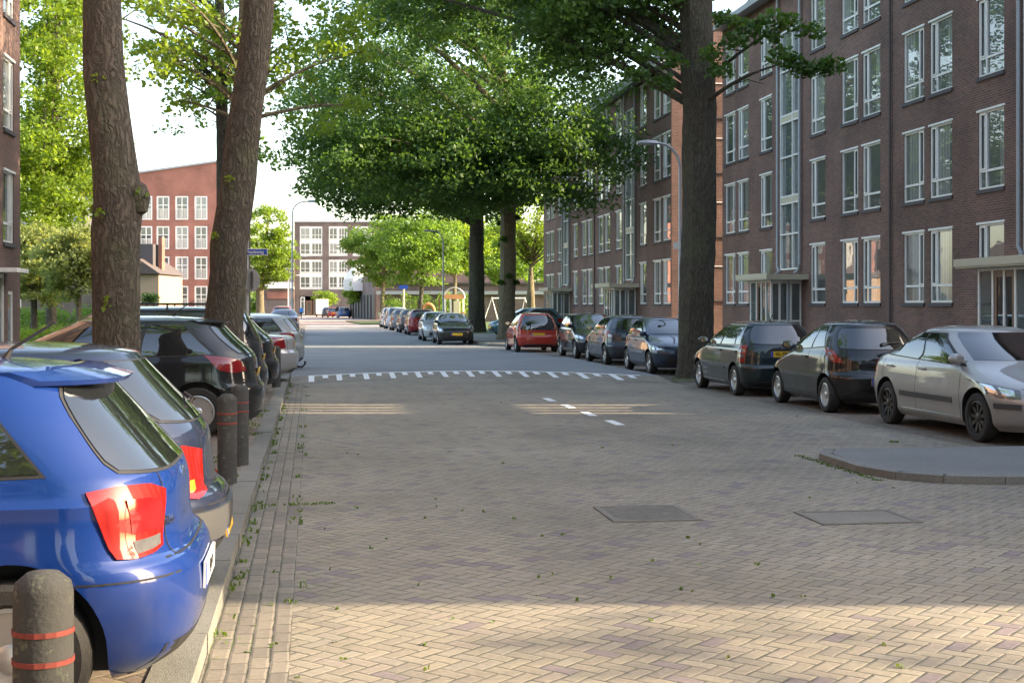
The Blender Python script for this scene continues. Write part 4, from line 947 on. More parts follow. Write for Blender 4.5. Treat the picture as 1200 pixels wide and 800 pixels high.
SEDAN = dict(L=4.73, W=1.81, H=1.43, wb=2.75, fo=.92, wr=.315, belt=.96, cowl=.99, dome=.075, rwiper=False,
    rear=[(.20, .14), (.30, .04), (.45, 0), (.60, .0), (.66, .04), (.70, .08), (.92, .10), (.975, .16), (1.0, .34), (1.02, .60), (1.05, .72), (1.22, 1.08), (1.355, 1.40)],
    front=[(.18, .14), (.26, .05), (.42, .01), (.54, .0), (.64, .04), (.72, .13), (.79, .34), (.87, .68), (.94, .98), (.99, 1.15), (1.04, 1.24), (1.355, 1.98)], rg=(1.07, 1.32), pz=.82, cp=.0, clean=-.3)
C5 = dict(L=4.62, W=1.77, H=1.476, wb=2.75, fo=1.0, wr=.318, belt=.955, cowl=1.0, dome=.095, Rf=.72, rim='dark', rwiper=False,
    rear=[(.20, .14), (.30, .05), (.45, .01), (.60, .0), (.72, .03), (.88, .07), (.98, .13), (1.03, .30), (1.06, .52), (1.10, .66), (1.25, .98), (1.38, 1.30)],
    front=[(.20, .16), (.28, .06), (.42, .01), (.54, .0), (.64, .05), (.72, .15), (.79, .36), (.87, .66), (.94, .93), (1.0, 1.10), (1.05, 1.20), (1.38, 1.95)],
    tl=dict(lo=[(30, .76), (50, .75), (74, .78)], hi=[(30, .90), (50, .92), (78, .95)]), hl=dict(lo=[(44, .60), (66, .60), (88, .64)], hi=[(42, .70), (68, .76), (97, .81)]), strips=((M['greyplastic'], .50, .50, -.95, .68, .075), (M['greyplastic'], .50, .50, 1.75, 2.1, .07), (M['greyplastic'], .55, .55, -2.15, -1.9, .07), (M['chrome'], .29, .29, -.95, .9, .018)), rg=(1.12, 1.35), splits=((.0, .14), (.16, .53), (.56, .97)), dlo=(1.05, .965), cp=-.05, clean=-.5, doors=(.0, .545), handles=(.12, .58))
KA = dict(L=3.62, W=1.658, H=1.505, wb=2.30, fo=.68, wr=.29, belt=.98, cowl=1.03, Rr=.55, dome=.10, rim='cap',
    rear=[(.20, .13), (.28, .03), (.42, 0), (.58, .0), (.64, .04), (.68, .09), (.86, .11), (1.0, .16), (1.08, .22), (1.25, .33), (1.405, .44)],
    tl=dict(lo=[(44, .83), (60, .82), (80, .93)], hi=[(60, .99), (78, 1.045), (100, 1.07)]), rg=(1.06, 1.37), rgt=.42, pz=.52, cp=.22, dlo=(1.08, .99), splits=((.0, .36), (.40, 1.0)), handles=(.45,), lowtrim=.12, txt='GV', tx=-.13, **{})
KA['tl']['in'] = ((.38, .66, .22, .72, M['lens']), (.46, .58, .38, .58, M['red']))
FAB = dict(L=3.97, W=1.646, H=1.45, wb=2.462, fo=.80, wr=.295, belt=.95, cowl=1.0, Rr=.36, q=4.2, dome=.07, rim='cap',
    rear=[(.20, .12), (.28, .03), (.42, 0), (.55, .0), (.60, .02), (.625, .07), (.80, .075), (.95, .10), (1.02, .13), (1.38, .38)],
    tl=dict(lo=[(56, .66), (72, .65), (90, .67)], hi=[(52, .985), (72, .99), (90, .97)], **{'in': ((.1, .85, .30, .48, M['lens']), (.1, .85, .60, .78, M['lens']))}), rg=(1.03, 1.36), rgt=.30, pz=.82, txt='05-TP-GP', dlo=(1.0, .97), cp=.04, splits=((.0, .16), (.19, .55), (.59, 1.0)), strips=((M['greyplastic'], .52, .52, -.75, .75, .05), (M['chrome'], .27, .27, -.75, .75, .02)), badge=.93, aerial=(-1.1, 0, .25))
PUNTO = dict(L=3.84, W=1.66, H=1.45, wb=2.46, wr=.295, cowl=.99, rim='y', hl=dict(lo=[(36, .61), (60, .61), (86, .64)], hi=[(36, .71), (62, .73), (92, .76)]), strips=((M['chrome'], .55, .55, -.7, .6, .03),))
P207 = dict(L=4.03, W=1.72, H=1.47, wb=2.54, wr=.305, belt=.98, cowl=1.02, Rr=.55, rim='five',
    rear=[(.20, .13), (.28, .03), (.42, 0), (.56, .0), (.62, .04), (.66, .09), (.84, .11), (.97, .14), (1.05, .20), (1.385, .44)],
    tl=dict(lo=[(42, .84), (60, .80), (80, .84)], hi=[(58, .95), (76, 1.04), (98, 1.07)], **{'in': ((.05, .5, .1, .5, M['lens']),)}), rg=(1.06, 1.35), rgt=.40, pz=.45, lowtrim=.26, dlo=(1.07, 1.0))
P307 = dict(L=4.2, W=1.74, H=1.50, wb=2.6, wr=.31, belt=.98, cowl=1.03, Rf=.7, hl=dict(lo=[(38, .64), (60, .64), (84, .74)], hi=[(42, .73), (64, .80), (98, .90)]),
    front=[(.18, .14), (.26, .05), (.42, .01), (.54, .0), (.66, .05), (.75, .16), (.83, .36), (.91, .60), (.98, .80), (1.03, .92), (1.08, 1.02), (1.415, 1.75)])
UP = dict(L=3.54, W=1.641, H=1.485, wb=2.42, fo=.585, wr=.29, belt=.97, cowl=1.02, Rr=.34, q=4.4, dome=.07, rim='five',
    rear=[(.20, .12), (.28, .03), (.42, 0), (.58, .005), (.66, .05), (.80, .06), (1.0, .08), (1.415, .24)],
    tl=dict(lo=[(60, .80), (76, .79), (92, .82)], hi=[(56, 1.12), (76, 1.14), (96, 1.10)], **{'in': ((.25, .5, .25, .7, M['lens']),)}), rg=(.86, 1.375), rgt=.30, rgt2=.30, pz=.67, cp=.10)
CLIO = dict(L=3.8, W=1.65, H=1.42, wb=2.47, wr=.29, cowl=.97)
MPV = dict(L=4.3, W=1.74, H=1.62, wb=2.6, wr=.31, belt=1.0, cowl=1.06, dome=.08, Rr=.4, q=4,
    rear=[(.20, .12), (.28, .03), (.45, 0), (.62, .01), (.70, .05), (.90, .07), (1.08, .10), (1.54, .30)],
    front=[(.20, .14), (.28, .05), (.44, .01), (.58, .0), (.70, .04), (.80, .13), (.88, .30), (.96, .50), (1.02, .70), (1.06, .82), (1.12, .90), (1.54, 1.6)], rg=(1.08, 1.5))
C = lambda *c, m=.35: paint('car paint', c, m)
DN, UPD = math.pi, 0.           # facing the camera / facing away on the right
LFT = R_(90)                    # facing left (rear towards the road)
def leftcar(kind, yc, rearx, label, col, sp={}, **kw):
    L = {**dict(L=4.0), **kind, **sp}['L']; return car(kind, (rearx - L / 2, yc), LFT, .10, label, col, sp, 'cars parked nose-in on the left', **kw)
leftcar(POLO, 6.22, -.46, 'bright blue hatchback with its tail to the road, nearest car at lower left', C(.001, .024, .15, m=.1), {'tl': dict(lo=POLO['tl']['lo'], hi=POLO['tl']['hi'], **{'in': ((.10, .62, .06, .24, M['lens']), (.12, .62, .34, .80, M['darkred']))})})
leftcar(SMALL2, 8.36, -.50, 'dark slate blue hatchback with grey rear bumper beside the bright blue one', C(.012, .019, .045, m=.4), {'tl': dict(lo=SMALL2['tl']['lo'], hi=SMALL2['tl']['hi'], **{'in': ((.30, .68, .10, .34, M['amber']),)})})
leftcar(HATCH, 18.3, -.62, 'glossy black hatchback behind the first thick left trunk', C(.008, .009, .011, m=.2), {'rim': 'cap', 'aerial': (-.9, 0, .35), 'tl': dict(lo=[(40, .83), (64, .80), (84, .84)], hi=[(50, .95), (70, 1.0), (104, 1.03)], mat=M['darkred']), 'spoiler': (0, .0, .10), 'pz': .78})
leftcar(ESTATE, 22.9, -.72, 'dark estate car with roof rails and tall red white tail lights', C(.012, .014, .018, m=.3), {'tl': dict(lo=ESTATE['tl']['lo'], hi=ESTATE['tl']['hi'], **{'in': ((.1, .9, .12, .28, M['lens']), (.1, .9, .86, .97, M['lens']))})})
leftcar(HATCH, 26.2, -.62, 'black hatchback between the estate car and the silver saloon', C(.01, .01, .012, m=.2), {'L': 3.9, 'H': 1.5, 'spoiler': (0, .0, .10)})
leftcar(SEDAN, 30.5, -.30, 'silver saloon with triangular red light and tow hook on the left', C(.42, .42, .43, m=.6), {'hook': True, 'tl': dict(lo=[(50, .74), (76, .72), (120, .73)], hi=[(56, .96), (76, .97), (92, .96)], mat=M['darkred'])})
leftcar(CLIO, 36.5, -.20, 'pale grey hatchback tail just beyond the silver saloon', C(.40, .42, .42, m=.5))
leftcar(CLIO, 42.0, -.5, 'grey hatchback farther along the left row, before the silver roofed car', C(.2, .21, .22, m=.5))
x, y = GP(332, 80); car(SEDAN, (x, y + 2), UPD, .1, 'mauve silver car seen from behind with pale roof beyond the left row', C(.34, .31, .36, m=.5), {'L': 4.3}, 'cars parked nose-in on the left')
x, y = GP(331, 97); car(MPV, (x, y + 2), UPD, .1, 'small red van whose roof shows above the mauve silver car', C(.40, .05, .04), {'H': 1.8, 'belt': 1.05}, 'cars parked nose-in on the left', cat='van') if 0 else None
x, y = GP(331, 97); car(MPV, (x, y + 2), UPD, .1, 'red people carrier whose roof shows above the mauve silver car', C(.40, .05, .04), {}, 'cars parked nose-in on the left')
GR = 'cars parked along the right kerb'
def rightcar(kind, yend, x, facing, label, col, sp={}):
    L = {**dict(L=4.0), **kind, **sp}['L']; car(kind, (x, yend + L / 2), facing, 0, label, col, sp, GR)
rightcar(C5, 15.45, 9.27, DN, 'silver saloon with grey side strip and dark wheels, nearest on the right', C(.34, .33, .315, m=.6))
rightcar(KA, 20.75, 9.10, UPD, 'black round three door car behind the nearest silver saloon', C(.004, .004, .005, m=.0))
rightcar(FAB, 25.0, 8.92, UPD, 'dark green hatchback with plate 05-TP-GP beside the big tree', C(.005, .016, .018, m=.2))
rightcar(PUNTO, 33.1, 9.27, DN, 'blue grey hatchback facing the camera, partly behind the big trunk', C(.02, .035, .065, m=.4))
rightcar(P207, 38.8, 9.36, UPD, 'slate grey hatchback showing its tail between two cars facing the camera', C(.028, .037, .052, m=.4))
rightcar(P307, 43.5, 9.40, DN, 'black hatchback facing the camera beside the red hatchback', C(.006, .007, .009, m=.2))
rightcar(UP, 50.3, 8.35, UPD, 'small red hatchback with a wide black rear window', C(.42, .035, .02, m=.15))
rightcar(CLIO, 60.6, 6.38, DN, 'black hatchback facing the camera at the head of the far row', C(.012, .014, .012, m=.25))
rightcar(CLIO, 66.8, 6.2, DN, 'silver hatchback right behind the black one facing the camera', C(.45, .46, .47, m=.55), {'H': 1.46})
rightcar(MPV, 80.5, 6.45, UPD, 'dark red people carrier seen from behind in the far row', C(.25, .012, .02, m=.3), {'H': 1.55})
rightcar(HATCH, 87.5, 6.4, UPD, 'dark brown car just ahead of the dark red people carrier', C(.05, .035, .03, m=.4))
rightcar(HATCH, 95.0, 6.35, UPD, 'grey car, third from the far end of the right row', C(.15, .16, .18, m=.5))
rightcar(ESTATE, 101.5, 6.3, UPD, 'pale blue car, second from the far end of the right row', C(.35, .42, .5, m=.4), {'rails': None})
rightcar(MPV, 109, 6.3, UPD, 'white van like car at the far end of the right row', C(.6, .62, .64, m=.1))
x, y = GP(617, 74); car(HATCH, (x, y), R_(100), .12, 'teal car behind the small red hatchback, by the far lawn', C(.03, .12, .14), {}, GR)
GF = 'cars at the far street end'
for px, z, kd, fc, c_, lb in ((384, 205, HATCH, UPD, (.03, .03, .035), 'dark car beside the white box van at the street end'), (390, 200, UP, UPD, (.35, .03, .03), 'small red car left of the person at the street end'), (403, 195, HATCH, UPD, (.04, .10, .26), 'blue car right of the person at the street end')):
    x, y = GP(px, z); car(kd, (x, y), fc, 0, lb, C(*c_), {}, GF)
for k_ in RIMS.values(): drop(k_)
# white box van
x, y = GP(377.5, 212); r = empty('box_van', (x, y, 0), 0, 'white box van parked before the far apartment building', 'van')
MB().box(-.95, .95, -2.3, 1.2, .7, 2.75).box(-.9, .9, -2.25, 2.6, .45, .695).build('cargo_box', M['white'], r)
m = MB(); m.add([(-.9, 1.25, .7), (.9, 1.25, .7), (.9, 2.6, .7), (-.9, 2.6, .7), (-.85, 1.25, 2.0), (.85, 1.25, 2.0), (.85, 1.9, 2.0), (-.85, 1.9, 2.0), (-.9, 2.5, 1.15), (.9, 2.5, 1.15)], [(0, 1, 5, 4), (4, 5, 6, 7), (7, 6, 9, 8), (8, 9, 2, 3), (0, 4, 7, 8, 3), (1, 2, 9, 6, 5)]); m.build('cab', M['white'], r)
for sx in (-.85, .85):
    for yy in (-1.5, 1.8): MB().lathe([(.34, -.1), (.34, .1), (.2, .1), (.001, .08)], 18, 0, 'x', (sx, yy, .34)).build('wheel', M['tyre'], r)
# scooter with blue box
x, y = GP(353, 190); r = empty('scooter', (x, y, 0), 0, 'dark scooter with blue delivery box left of the far doors', 'scooter')
MB().box(-.25, .25, -.45, .05, .85, 1.4).build('delivery_box', M['blue'], r)
MB().tube([(0, -.5, .75), (0, .1, .7), (0, .35, .4), (0, .6, .45), (0, .62, 1.1)], [.14, .14, .1, .07, .05], 8).build('body', M['black'], r)
for yy in (-.45, .7): MB().lathe([(.24, -.05), (.24, .05)], 16, 0, 'x', (0, yy, .24)).build('wheel', M['tyre'], r)
# person far away
def person(px, z, label, rz=0):
    x, y = GP(px, z); r = empty('person', (x, y, .0), rz, label, 'person')
    E_ = {'pelvis': (0, 0, .95), 'chest': (0, 0, 1.28), 'neck': (0, 0, 1.47), 'head': (0, .02, 1.60), 'top': (0, .02, 1.72), 'hl': (-.1, 0, .90), 'kl': (-.12, .06, .5), 'al': (-.12, -.02, .08), 'fl': (-.13, .14, .04), 'hr': (.1, 0, .90), 'kr': (.12, .12, .5), 'ar': (.13, .16, .08), 'fr': (.13, .32, .04),
          'sl': (-.18, 0, 1.40), 'el': (-.26, -.03, 1.13), 'wl': (-.25, .12, .90), 'sr': (.18, 0, 1.40), 'er': (.26, -.05, 1.13), 'wr': (.25, .05, .88)}
    rad = {'pelvis': .15, 'chest': .16, 'neck': .06, 'head': .10, 'top': .07, 'hl': .10, 'hr': .10, 'kl': .065, 'kr': .065, 'al': .045, 'ar': .045, 'fl': .04, 'fr': .04, 'sl': .07, 'sr': .07, 'el': .045, 'er': .045, 'wl': .035, 'wr': .035}
    ed = [('pelvis', 'chest'), ('chest', 'neck'), ('neck', 'head'), ('head', 'top'), ('pelvis', 'hl'), ('hl', 'kl'), ('kl', 'al'), ('al', 'fl'), ('pelvis', 'hr'), ('hr', 'kr'), ('kr', 'ar'), ('ar', 'fr'), ('chest', 'sl'), ('sl', 'el'), ('el', 'wl'), ('chest', 'sr'), ('sr', 'er'), ('er', 'wr')]
    ks = list(E_); me = bpy.data.meshes.new('body'); me.from_pydata([E_[q] for q in ks], [(ks.index(a), ks.index(b)) for a, b in ed], []); o = bpy.data.objects.new('body', me); COL.objects.link(o)
    sk = o.modifiers.new('s', 'SKIN'); o.modifiers.new('d', 'SUBSURF').levels = 1
    for i, q in enumerate(ks): me.skin_vertices[0].data[i].radius = (rad[q], rad[q])
    me.skin_vertices[0].data[0].use_root = True
    dg = bpy.context.evaluated_depsgraph_get(); dg.update(); nm = bpy.data.meshes.new_from_object(o.evaluated_get(dg)); bpy.data.objects.remove(o)
    nm.materials.clear()
    for q in (M['cloth'], M['skin'], M['pale'], M['black']): nm.materials.append(q)
    for p in nm.polygons:
        z = p.center.z; p.material_index = 1 if z > 1.49 and z < 1.66 else (3 if z >= 1.66 or z < .09 else (2 if z < .93 and abs(p.center.x) < .2 else 0)); p.use_smooth = True
    o = bpy.data.objects.new('body', nm); COL.objects.link(o); o.parent = r
person(395, 188, 'person in dark jacket and pale trousers standing at the street end', math.pi)

# ------------------------------------------------------------------ street furniture
def bollard(x, y, label, bands=True):
    r = empty('bollard', (x, y, .1), rnd.uniform(0, 1), label, 'bollard', 'short dark posts along the left kerb')
    n8 = 18; a = .09; m = MB(); m.lathe([(a, 0), (a, .77), (a * .93, .80), (a * .55, .83), (.001, .838)], n8); m.build('post', M['bollard'], r, smooth=True)
    if bands:
        for z in (.555, .645):
            b = MB(); b.lathe([(a + .0035, z), (a + .0035, z + .016)], n8); b.build('red_band', M['bolred'], r)
bollard(-.82, 4.37, 'lichen covered bollard with red bands in front of the bright blue car')
bollard(-.78, 12.9, 'dark bollard with red bands by the black hatchback, nearer of the pair')
bollard(-.74, 14.35, 'dark bollard just behind another near the black hatchback wheel')
bollard(-.72, 28.0, 'dark bollard between the black hatchback and the silver saloon', False)

def lamp_post(x, y, h, arm, label, z0=.12, dirx=-1, plate=False, base=True):
    r = empty('street_lamp', (x, y, z0), 0, label, 'street lamp', 'curved grey street lamps')
    m = MB(); m.tube([(0, 0, 0), (0, 0, 1.3)], [.085, .085], 12); m.tube([(0, 0, 1.28), (0, 0, 1.4), (0, 0, h - .9)], [.085, .055, .045], 12, cap=False)
    pts = [(dirx * arm * (1 - math.cos(R_(a))) * .62, 0, h - .9 + .75 * math.sin(R_(a))) for a in range(0, 91, 15)] + [(dirx * arm * .8, 0, h - .12)]
    m.tube(pts, .04, 10); m.build('pole', M['lamp'], r, smooth=True)
    m = MB(); x0 = dirx * arm * .72; x1 = dirx * (arm + .35); a_, b_ = sorted((x0, x1))
    V = []
    for t in np.linspace(0, 1, 7):
        xx = x0 + (x1 - x0) * t; wd = .12 * math.sin(math.pi * (.18 + .72 * t)) + .05; hh = .055 * math.sin(math.pi * (.2 + .7 * t)) + .02
        V += [(xx, -wd, h - .15), (xx, -wd * .6, h - .13 + hh), (xx, wd * .6, h - .13 + hh), (xx, wd, h - .15), (xx, wd * .6, h - .19), (xx, -wd * .6, h - .19)]
    F = [(i * 6 + j, i * 6 + (j + 1) % 6, (i + 1) * 6 + (j + 1) % 6, (i + 1) * 6 + j) for i in range(6) for j in range(6)] + [(0, 1, 2, 3, 4, 5), (36, 37, 38, 39, 40, 41)]
    m.add(V, F); m.build('lamp_head', M['lamp'], r, smooth=True)
    if plate: MB().box(-.22, .22, -.07, -.05, 3.3, 3.5).build('plate', M['white'], r)
lamp_post(10.75, 39.2, 6.55, .95, 'grey street lamp beside the big right trunk, arm over the cars', plate=True)
x, y = GP(519.5, 87); lamp_post(x, y, 6.5, .9, 'grey street lamp standing behind the black car in the far row')
x, y = GP(342.5, 84); lamp_post(x, y, 8.2, 1.3, 'tall grey street lamp on the left against the white sky', .1, 1)
x, y = GP(339.5, 125); lamp_post(x, y, 6.4, 1.2, 'thin lamp in front of the far white wing, behind the tall lamp', .0, 1)
x, y = GP(337.5, 150); lamp_post(x, y, 5.2, 1.2, 'farthest and lowest of the lamps on the left', .0, 1)
# sign post with round sign seen from behind and the street name plate
x, y = GP(289.5, 23.2); r = empty('sign_post', (x, y, .1), -TH, 'sign post with a blue street name plate and a round sign turned away', 'sign post')
MB().tube([(0, 0, 0), (0, 0, 2.75)], .028, 10).build('pole', M['lamp'], r, smooth=True)
m = MB(); m.lathe([(.2, 0), (.2, .012)], 36, 0, 'y'); m.V = [(x_ * .62, y_ + x_ * .5, z_) for x_, y_, z_ in m.V]; so = m.build('round_sign', M['signback'], r); so.location = (.085, -.05, 2.08)
MB().tube([(.02, -.02, 1.93), (.02, -.02, 2.23)], .02, 6).build('bracket', M['greyplastic'], so).location = (0, -.01, -2.08 + 0)
sp_ = empty('street_name_sign', (0, 0, 0)); bpy.data.objects.remove(sp_)
so = MB().box(-.12, .36, -.06, -.045, 2.50, 2.615).build('name_plate', M['white'], r)
MB().box(-.11, .35, -.064, -.0605, 2.512, 2.603).build('blue_face', M['signblue'], so)
textmesh('lettering', 'l. Poulsweg', .078, M['white'], so, Matrix.Translation((.12, -.066, 2.556)) @ Matrix.Rotation(R_(90), 4, 'X'))
# thick grey post
x, y = GP(281, 22.2); r = empty('service_post', (x, y, .1), 0, 'thick grey steel post leaning against the second left trunk line', 'post')
MB().tube([(0, 0, 0), (0, 0, .9), (0, 0, 2.0), (.015, 0, 2.2), (.02, 0, 5.2)], [.075, .075, .068, .05, .042], 14).build('pole', M['lamp'], r, smooth=True)
r['label'] = 'thick grey steel lamp post right beside the second left trunk'
MB().box(-.04, .04, -.08, -.07, .5, .9).build('hatch', M['pipe'], r)
# far blue name sign
x, y = GP(473, 104); r = empty('sign_post', (x, y, .1), -TH, 'pale post with small blue sign near the far playground', 'sign post')
MB().tube([(0, 0, 0), (0, 0, 3.1)], .09, 8).build('pole', simple('pale wood', (.42, .40, .26), .8), r); MB().box(-.35, .33, -.13, -.1, 2.9, 3.2).build('sign_plate', M['signblue'], r)
# playground
x, y = GP(502, 112); r = empty('playground_slide', (x, y, .1), -TH, 'orange ring shaped slide opening in the playground', 'slide')
m = MB(); n_ = 28; V = []
for i in range(n_):
    a = 2 * math.pi * i / n_
    for j in range(8): b_ = 2 * math.pi * j / 8; rr = .62 + .16 * math.cos(b_); V.append((rr * math.cos(a) * .8, .16 * math.sin(b_), 1.15 + rr * math.sin(a)))
m.add(V, [(i * 8 + j, i * 8 + (j + 1) % 8, ((i + 1) % n_) * 8 + (j + 1) % 8, ((i + 1) % n_) * 8 + j) for i in range(n_) for j in range(8)]); m.build('ring', M['orange'], r, smooth=True)
MB().tube([(0, .2, 1.1), (0, 1.4, .8), (0, 2.6, .3)], .45, 12, cap=False).build('chute', M['yellow'], r, smooth=True)
MB().box(-.9, -.78, -.05, .07, 0, 2.1).box(.82, .94, -.05, .07, 0, 2.3).build('post', M['wood'], r)
x, y = GP(532, 110); r = empty('climbing_frame', (x, y, .1), -TH, 'playground tower with orange arched roof and pale posts', 'climbing frame')
m = MB()
for xx in (-.75, -.3, .3, .75): m.box(xx - .05, xx + .05, -.05, .05, 0, 2.3); m.box(xx - .05, xx + .05, 1.15, 1.25, 0, 2.3)
m.build('post', M['white'], r); MB().box(-.85, .85, -.1, 1.3, 1.0, 1.1).build('platform', M['wood'], r)
m = MB(); m.tube([(-.85 * math.cos(R_(a)), -.05, 2.25 + .85 * math.sin(R_(a))) for a in range(0, 181, 15)], .05, 8); m.tube([(-.85 * math.cos(R_(a)), 1.25, 2.25 + .85 * math.sin(R_(a))) for a in range(0, 181, 15)], .05, 8); m.build('arch', M['pipe'], r)
m = MB(); m.box(-.8, .8, -.06, 1.26, 2.2, 2.55); m.build('roof_panel', M['orange'], r); MB().box(.0, .5, -.6, -.1, .1, 2.0).build('slide_panel', M['yellow'], r)
x, y = GP(578, 112); r = empty('swing_frame', (x, y, .1), -TH, 'white A shaped swing frame between the two far trunks', 'swing')
MB().tube([(-.9, 0, 0), (-.1, 0, 2.3), (.5, 0, 0)], .07, 8).tube([(-.1, 0, 2.25), (2.6, 0, 2.25)], .06, 8).tube([(2.1, 0, 0), (2.6, 0, 2.3), (3.3, 0, 0)], .07, 8).build('frame', M['white'], r); MB().box(1, 1.5, -.1, .1, .5, .55).tube([(1.02, 0, .52), (1.02, 0, 2.2)], .015, 5).tube([(1.48, 0, .52), (1.48, 0, 2.2)], .015, 5).build('swing_seat', M['black'], r)

# ------------------------------------------------------------------ trees
def leaves(name, mat, parent, centers, radii, per, size, seed, flat=.55, droop=.3, origin=(0, 0, 0)):
    g = np.random.default_rng(seed); C_ = np.repeat(np.array(centers), per, 0); Rr = np.repeat(np.array(radii), per)[:, None]
    n_ = len(C_); d = g.normal(size=(n_, 3)); d /= np.linalg.norm(d, axis=1)[:, None]; d *= (g.random((n_, 1))**.45)
    d[:, 2] *= flat; P = C_ + d * Rr; P[:, 2] -= droop * Rr[:, 0] * (d[:, 0]**2 + d[:, 1]**2)
    nrm = g.normal(size=(n_, 3)) * .75 + np.array([0, 0, .75]); nrm /= np.linalg.norm(nrm, axis=1)[:, None]
    t = g.normal(size=(n_, 3)); t -= nrm * (t * nrm).sum(1)[:, None]; t /= np.linalg.norm(t, axis=1)[:, None]; b = np.cross(nrm, t)
    s = (size * (.6 + .8 * g.random((n_, 1))))
    base = P - np.array(origin)
    V = np.stack([base - t * s * .5, base + b * s * .34 - nrm * s * .06, base + t * s * .55 - nrm * s * .12, base - b * s * .34 - nrm * s * .06], 1).reshape(-1, 3)
    me = bpy.data.meshes.new(name); me.vertices.add(len(V)); me.vertices.foreach_set('co', V.ravel())
    me.loops.add(n_ * 4); me.loops.foreach_set('vertex_index', np.arange(n_ * 4)); me.polygons.add(n_); me.polygons.foreach_set('loop_start', np.arange(0, n_ * 4, 4)); me.polygons.foreach_set('loop_total', np.full(n_, 4))
    me.update(); at = me.attributes.new('rnd', 'FLOAT', 'FACE')
    cl = np.repeat(g.random(len(centers)), per); at.data.foreach_set('value', np.clip(cl * .55 + g.random(n_) * .45, 0, 1)); me.materials.append(mat)
    o = bpy.data.objects.new(name, me); COL.objects.link(o)
    if parent: o.parent = parent
    return o
def tree(name, pts, rads, crowns, nclump, per, size, lmat, bmat, label, seed, cr=(.6, 1.1), limbs=14, group=None, twist=0, skip=None, z0=.0, cat='tree', extra=None, sprouts=0, rough=.06):
    """pts: trunk centre line (world), crowns: ellipsoids (x,y,z,rx,ry,rz,weight)"""
    g = random.Random(seed); base = Vector(pts[0]); root = empty(name, base, 0, label, cat, group)
    cen = []; rd = []; ws = [c[6] for c in crowns]; tries = 0
    while len(cen) < nclump and tries < nclump * 30:
        tries += 1; c = g.choices(crowns, ws)[0]; v = Vector((g.gauss(0, 1), g.gauss(0, 1), g.gauss(0, 1))).normalized() * (g.random()**.4)
        p = (c[0] + v.x * c[3], c[1] + v.y * c[4], c[2] + v.z * c[5])
        if skip and skip(*p): continue
        cen.append(p); rd.append(g.uniform(*cr))
    if extra: 
        for e in extra: cen.append(e[:3]); rd.append(e[3])
    # dense trunk line with smooth interpolation
    T = []; RR = []
    P = [Vector(p) for p in pts]
    for i in range(len(P) - 1):
        p0, p1, p2, p3 = P[max(i - 1, 0)], P[i], P[i + 1], P[min(i + 2, len(P) - 1)]; n_ = max(2, int((p2 - p1).length / .25))
        for q in range(n_):
            t = q / n_; T.append(.5 * ((2 * p1) + (p2 - p0) * t + (2 * p0 - 5 * p1 + 4 * p2 - p3) * t * t + (3 * p1 - p0 - 3 * p2 + p3) * t**3)); RR.append(rads[i] + (rads[i + 1] - rads[i]) * t)
    T.append(P[-1]); RR.append(rads[-1])
    m = MB(); n_ = 20; prof = [1 + g.uniform(-rough, rough) for _ in range(n_)]
    b0 = len(m.V)
    for i, (p, r_) in enumerate(zip(T, RR)):
        fl = math.exp(-(p.z - T[0].z) / .3) * .32
        for k_ in range(n_):
            a = 2 * math.pi * k_ / n_; w_ = prof[k_] + fl * (.5 + .5 * math.sin(a * 5 + seed)) + .035 * math.sin(a * 3 + p.z * 2.3) + rough * .5 * g.uniform(-1, 1)
            m.V.append((p.x + math.cos(a) * r_ * w_ - base.x, p.y + math.sin(a) * r_ * w_ - base.y, p.z - base.z))
    for i in range(len(T) - 1):
        for k_ in range(n_): k2 = (k_ + 1) % n_; m.F.append((i * n_ + k_, i * n_ + k2, (i + 1) * n_ + k2, (i + 1) * n_ + k_)); m.m.append(0)
    sel = g.sample(range(len(cen)), min(limbs, len(cen)))
    for i in sel:
        c = Vector(cen[i]); zs = [q for q in range(len(T)) if T[q].z > T[-1].z * .5 and T[q].z < c.z + 1] or [len(T) - 1]
        q = min(zs, key=lambda q: abs(T[q].z - (c.z - (c.xy - T[q].xy).length * .55))); s0 = T[q]; r0 = min(RR[q] * .5, .02 + .011 * (c - s0).length)
        mid = s0.lerp(c, .5) + Vector((g.uniform(-.4, .4), g.uniform(-.4, .4), (c - s0).length * .10)); L_ = []
        for t in np.linspace(0, 1, 9): t = float(t); L_.append(s0 * (1 - t)**2 + mid * 2 * t * (1 - t) + c * t * t - base)
        m.tube(L_, [r0 * (1 - t) + .012 for t in np.linspace(0, 1, 9)], 6)
        for _ in range(2):
            a = L_[g.randint(3, 7)]; e = a + Vector((g.uniform(-1, 1), g.uniform(-1, 1), g.uniform(-.4, .8))) * g.uniform(.6, 1.5); m.tube([a, a.lerp(e, .5) + Vector((0, 0, .12)), e], [.02, .014, .006], 5)
    m.build('trunk', bmat, root, smooth=True)
    for q in range(sprouts):
        i = g.randint(len(T) // 5, len(T) - 3); a = g.uniform(0, 6.28); p = T[i]; cen.append((p.x + math.cos(a) * RR[i] * 1.2, p.y + math.sin(a) * RR[i] * 1.2, p.z)); rd.append(g.uniform(.10, .22)) if 0 else rd.append(.16)
    if cen: leaves('crown', lmat, root, cen, rd, per, size, seed, origin=base)
    return root
def twig_leaves(root, pts, r_, per, size, lmat, seed):
    base = root.location
    for i_, p_ in enumerate(pts): leaves('shoot', lmat, root, [p_], [r_], per, size, seed + i_, .9, 0, origin=base)
def TP(px, y, z):                     # point on a depth plane from a picture position
    X_, Y_ = GP(px, z); return (X_, Y_, HC + (358 - y) / 1600 * z)
GL, GRT = 'street trees in the left row', 'street trees in the right row'
